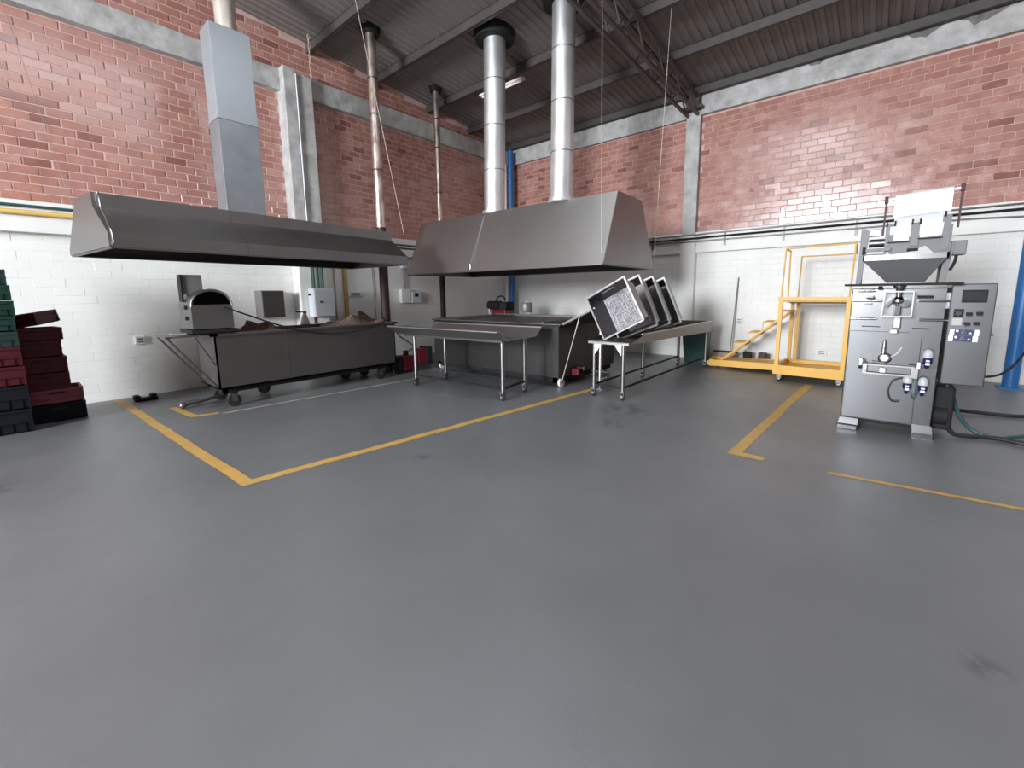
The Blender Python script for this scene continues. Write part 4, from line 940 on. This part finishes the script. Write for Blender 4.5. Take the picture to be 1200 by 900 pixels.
# top works: side columns, hopper, film
mp('side_plate', MB().box((MX-.03, .19, 1.545), (MX+.35, .155, 2.10)), 'mach_u')
mp('side_plate', MB().prism([(MX-.04, .195, 1.545), (MX-.04, .155, 1.545), (MX-.04, .12, 2.09), (MX-.04, .185, 2.09)], (.06, 0, 0)), 'mach_u')
mp('side_plate', MB().box((MX+.10, -.46, 1.545), (MX+.35, -.43, 1.95)).prism([(MX-.02, -.42, 1.545), (MX-.02, -.47, 1.545), (MX-.02, -.50, 1.93), (MX-.02, -.45, 1.93)], (.08, 0, 0)), 'mach_u')
mp('terminal_box', MB().box((MX-.02, -.58, 1.80), (MX+.16, -.49, 1.93), .006), 'mach_u')
mp('cable', MB().tube(spline([(MX, -.52, 1.80), (MX-.01, -.515, 1.74), (MX, -.49, 1.66)], 5), .012, 8), 'black')
hp = MB(); zt, zb_ = 1.78, 1.555
ta = [(MX-.10, .145, zt), (MX-.10, -.455, zt), (MX+.42, -.455, zt), (MX+.42, .145, zt)]; ba = [(MX+.03, -.05, zb_), (MX+.03, -.33, zb_), (MX+.26, -.33, zb_), (MX+.26, -.05, zb_)]
for i in range(4): j = (i+1) % 4; hp.plate([ta[i], ta[j], ba[j], ba[i]], .004)
hp = hp.build('hopper', M['mach_u'], pm)
mp('hopper_rim', MB().box((MX-.11, .155, 1.775), (MX-.09, -.465, 1.825)).box((MX-.11, .155, 1.775), (MX+.43, .14, 1.825)).box((MX-.11, -.45, 1.775), (MX+.43, -.465, 1.825)).box((MX+.41, .155, 1.775), (MX+.43, -.465, 1.825)), 'mach', hp)
mp('weigher_plate', MB().prism([(MX-.06, -.01, 2.02), (MX-.06, -.09, 2.02), (MX-.06, -.09, 1.99), (MX-.06, -.19, 1.99), (MX-.06, -.19, 2.04), (MX-.06, -.245, 2.04), (MX-.06, -.245, 2.0), (MX-.06, -.39, 2.0), (MX-.06, -.39, 2.08), (MX-.06, -.47, 2.08), (MX-.06, -.47, 1.83), (MX-.06, -.36, 1.83), (MX-.06, -.30, 1.90), (MX-.06, -.20, 1.85), (MX-.06, -.05, 1.83), (MX-.06, -.01, 1.90)][::-1], (.02, 0, 0)), 'mach_u')
mp('upright', MB().box((MX-.07, .00, 1.85), (MX-.03, -.03, 2.13)), 'mach_u')
mp('upright', MB().box((MX-.07, -.395, 1.85), (MX-.03, -.455, 2.17)), 'mach_u')
mp('upright', MB().box((MX-.08, -.185, 1.90), (MX-.05, -.245, 2.10)), 'mach_u')
for y, z in ((-.005, 2.13), (-.065, 2.13), (-.19, 2.13), (-.245, 2.13), (-.41, 2.18)): mp('clamp_tip', MB().box((MX-.085, y-.006, z-.03), (MX-.05, y+.006, z+.02)), 'black')
mp('feed_lip', MB().box((MX-.14, -.015, 1.945), (MX-.06, -.175, 1.952)), 'mach_u')
mp('feed_lip', MB().box((MX-.14, -.235, 1.965), (MX-.06, -.40, 1.972)), 'mach_u')
mp('drive_motor', MB().cyl((MX-.02, .12, 1.95), (MX-.02, .0, 1.95), .04, n=20).box((MX-.04, .13, 2.02), (MX+.04, .03, 2.09), .006), 'mach_d')
mp('drive_bar', MB().box((MX-.10, .14, 1.865), (MX-.06, -.05, 1.895)), 'mach_u')
mp('drive_bar', MB().box((MX-.10, .15, 1.83), (MX-.08, -.02, 1.842)), 'mach_u')
mp('drive_bar', MB().cyl((MX-.12, .05, 1.88), (MX-.08, .05, 1.88), .012, n=10), 'mach_u')
mp('drive_end', MB().box((MX-.11, .165, 1.84), (MX-.05, .145, 1.91)), 'black')
mp('drive_end', MB().box((MX-.115, -.17, 1.85), (MX-.065, -.25, 1.875)), 'black')
# film roll, arms and draped film
fr_ = mp('film_shaft', MB().cyl((MX, .015, 2.365), (MX, -.50, 2.40), .014, n=12), 'plastic_white')
for y, zt_, zb2 in ((.02, 2.40, 2.02), (-.505, 2.44, 2.05)):
    mp('film_arm', MB().bar((MX, y, zb2), (MX, y-.003, zt_), .016).box((MX-.02, y-.015, zt_-.07), (MX+.02, y+.013, zt_), .005), 'soot')
fv = MB()
def drape(y0, y1, prof_, sl=.022/.42):
    n = len(prof_); P = []
    for (x, z) in prof_: P += [(x, y0, z+(-y0-.03)*sl), (x, y1, z+(-y1-.03)*sl)]
    fv.add(P, [(2*i, 2*i+1, 2*i+3, 2*i+2) for i in range(n-1)], False); fv.add([(x+.004, y, z-.002) for x, y, z in P], [(2*i, 2*i+2, 2*i+3, 2*i+1) for i in range(n-1)], False)
top = [(MX+.06*math.cos(t), 2.345+.06*math.sin(t)) for t in [math.pi*k/8 for k in range(0, 9)]]
drape(-.045, -.445, [(MX+.06, 2.2)]+top+[(MX-.055, 2.28), (MX-.05, 2.19), (MX-.075, 2.175)])
drape(-.055, -.44, [(MX-.075, 2.17), (MX-.06, 2.13)])
fv.quad((MX-.062, -.062, 2.135), (MX-.062, -.175, 2.145), (MX-.085, -.175, 1.955), (MX-.085, -.065, 1.95)); fv.quad((MX-.062, -.25, 2.15), (MX-.062, -.41, 2.165), (MX-.085, -.40, 1.985), (MX-.085, -.25, 1.972))
fv.build('film', M['film'], pm, label='white packaging film draped over the shaft')
# dark works behind the machine, right
mp('rear_drive', MB().box((MX+.15, -.66, .08), (MX+.5, -.50, .52), .02).cyl((MX+.2, -.62, .22), (MX+.2, -.50, .22), .10, n=18), 'black')

# hoses on the floor right of the machine
run('floor_hose', 'thick dark hose looping from the machine along the floor, front one', 'hose', spline([(6.0, -.60, .58), (5.98, -.60, .40), (5.98, -.62, .18), (6.0, -.68, .05), (6.05, -.80, .03), (6.12, -1.0, .03), (6.05, -1.2, .03), (6.1, -1.6, .03), (6.3, -2.1, .03)], 8), .022, M['rubber'])
run('floor_hose', 'dark green hose crossing behind the thick front one on the floor', 'hose', spline([(6.1, -.62, .58), (6.1, -.66, .40), (6.12, -.72, .22), (6.15, -.82, .08), (6.12, -.98, .03), (6.3, -1.15, .03), (6.55, -1.4, .03), (6.5, -1.9, .03)], 8), .018, M['teal'])
run('floor_hose', 'black hose lying straight across the floor towards the blue post', 'hose', spline([(7.2, -.80, .05), (7.3, -1.1, .03), (7.4, -1.4, .03), (7.8, -1.75, .08), (8.3, -2.05, .3)], 8), .022, M['rubber'])
run('power_cable', 'thin black cable rising from the machine past the blue post', 'cable', spline([(6.5, -.78, .62), (6.9, -.98, .52), (7.4, -1.22, .56), (8.3, -1.55, .85), (9.1, -1.95, 1.3), (9.5, -2.3, 1.9)], 8), .013, M['black'])

# ------------------------------------------------------------ crates
def make_crate(w_, d_, h_, mt):
    """vented stacking crate built as a thing with parts, origin at base centre"""
    t = bpy.data.objects.new('plastic_crate', None); COL.objects.link(t)
    th = .012; a, b = w_/2, d_/2
    MB().box((-a, -b, 0), (a, b, .012)).box((-a, -b, 0), (-a+th, b, h_)).box((a-th, -b, 0), (a, b, h_)).box((-a, -b, 0), (a, -b+th, h_)).box((-a, b-th, 0), (a, b, h_)).build('shell', mt, t)
    rm = MB(); q = .014
    for z0, z1 in ((h_-.03, h_), (h_*.42, h_*.42+.018)):
        rm.box((-a-q, -b-q, z0), (a+q, -b, z1)).box((-a-q, b, z0), (a+q, b+q, z1)).box((-a-q, -b, z0), (-a, b, z1)).box((a, -b, z0), (a+q, b, z1))
    rm.build('rim', mt, t)
    for sx, sy in ((-1, -1), (1, -1), (1, 1), (-1, 1)): MB().box((sx*(a-.01), sy*(b-.01), .005), (sx*(a+.012), sy*(b+.012), h_-.03)).build('corner_post', mt, t)
    MB().box((-.07, -b-.003, h_*.70), (.07, -b, h_*.82)).build('hand_hole', M['black'], t)
    rb_ = MB()
    for k in range(6):
        x = -a+.05+k*(w_-.1)/5; rb_.box((x-.004, -b-.009, .01), (x+.004, -b, h_*.40))
    rb_.build('rib', mt, t)
    return t
protos = {}
def crate(x, y, z, w_, d_, h_, mk, label, rz=0, rx=0, ry=0, group=None):
    key = (w_, d_, h_, mk)
    if key in protos: o = copy_tree(protos[key])
    else: o = make_crate(w_, d_, h_, M[mk]); protos[key] = o
    o.location = (x, y, z); o.rotation_euler = (rx, ry, rz); tag(o, label, 'crate', group or 'stacked plastic crates'); return o
# left stack
G1 = [(.27, 'c_black', 'black crate at the foot of the tall left stack'), (.27, 'c_black', 'dark blue-black crate second from the floor in the tall left stack'),
      (.22, 'c_red', 'lower of two dark red crates in the tall left stack'), (.22, 'c_red', 'upper of two dark red crates in the tall left stack'),
      (.17, 'c_dkgreen', 'murky green crate just above the red ones in the tall left stack'), (.17, 'c_green', 'green crate fourth below the top of the tall left stack'),
      (.17, 'c_green', 'green crate third below the top of the tall left stack'), (.17, 'c_green', 'green crate in the tall left stack, below the dark top one')]
z = 0.0
for i, (h_, mk, lb) in enumerate(G1):
    crate(-.27+random.uniform(-.008, .008), 7.48, z, .60, .40, h_-.004, mk, lb, rz=R(random.uniform(-1.5, 1.5))); z += h_
crate(-.29, 7.48, z, .60, .40, .166, 'c_dkgreen', 'very dark green crate, top but one of the tall left stack'); z += .17
crate(-.33, 7.48, z, .60, .40, .08, 'c_green', 'shallow green tray crowning the tall left stack')
# right stack
crate(.27, 7.80, 0, .44, .40, .216, 'c_black', 'black crate on the floor under the short red stack')
crate(.265, 7.80, .22, .44, .40, .18, 'c_pink', 'faded pinkish red crate on the black crate')
z = .405
for i, (h_, lb) in enumerate(((.20, 'dark red crate resting on the faded pink one'), (.20, 'dark red crate in the middle of the short stack'), (.20, 'dark red crate just under the slumped top ones'))):
    crate(.19-.012*i, 7.80, z, .40, .40, h_-.004, 'c_red', lb, rz=R((-1, 2, -2)[i])); z += h_
crate(.165, 7.80, z, .40, .40, .150, 'c_red', 'dark red crate just below the tilted one of the short stack', rz=R(6))
crate(.150, 7.80, z+.175, .36, .36, .15, 'c_red', 'tilted dark red crate turned askew on the very top of the short stack', ry=R(-9), rz=R(-33), rx=R(5))
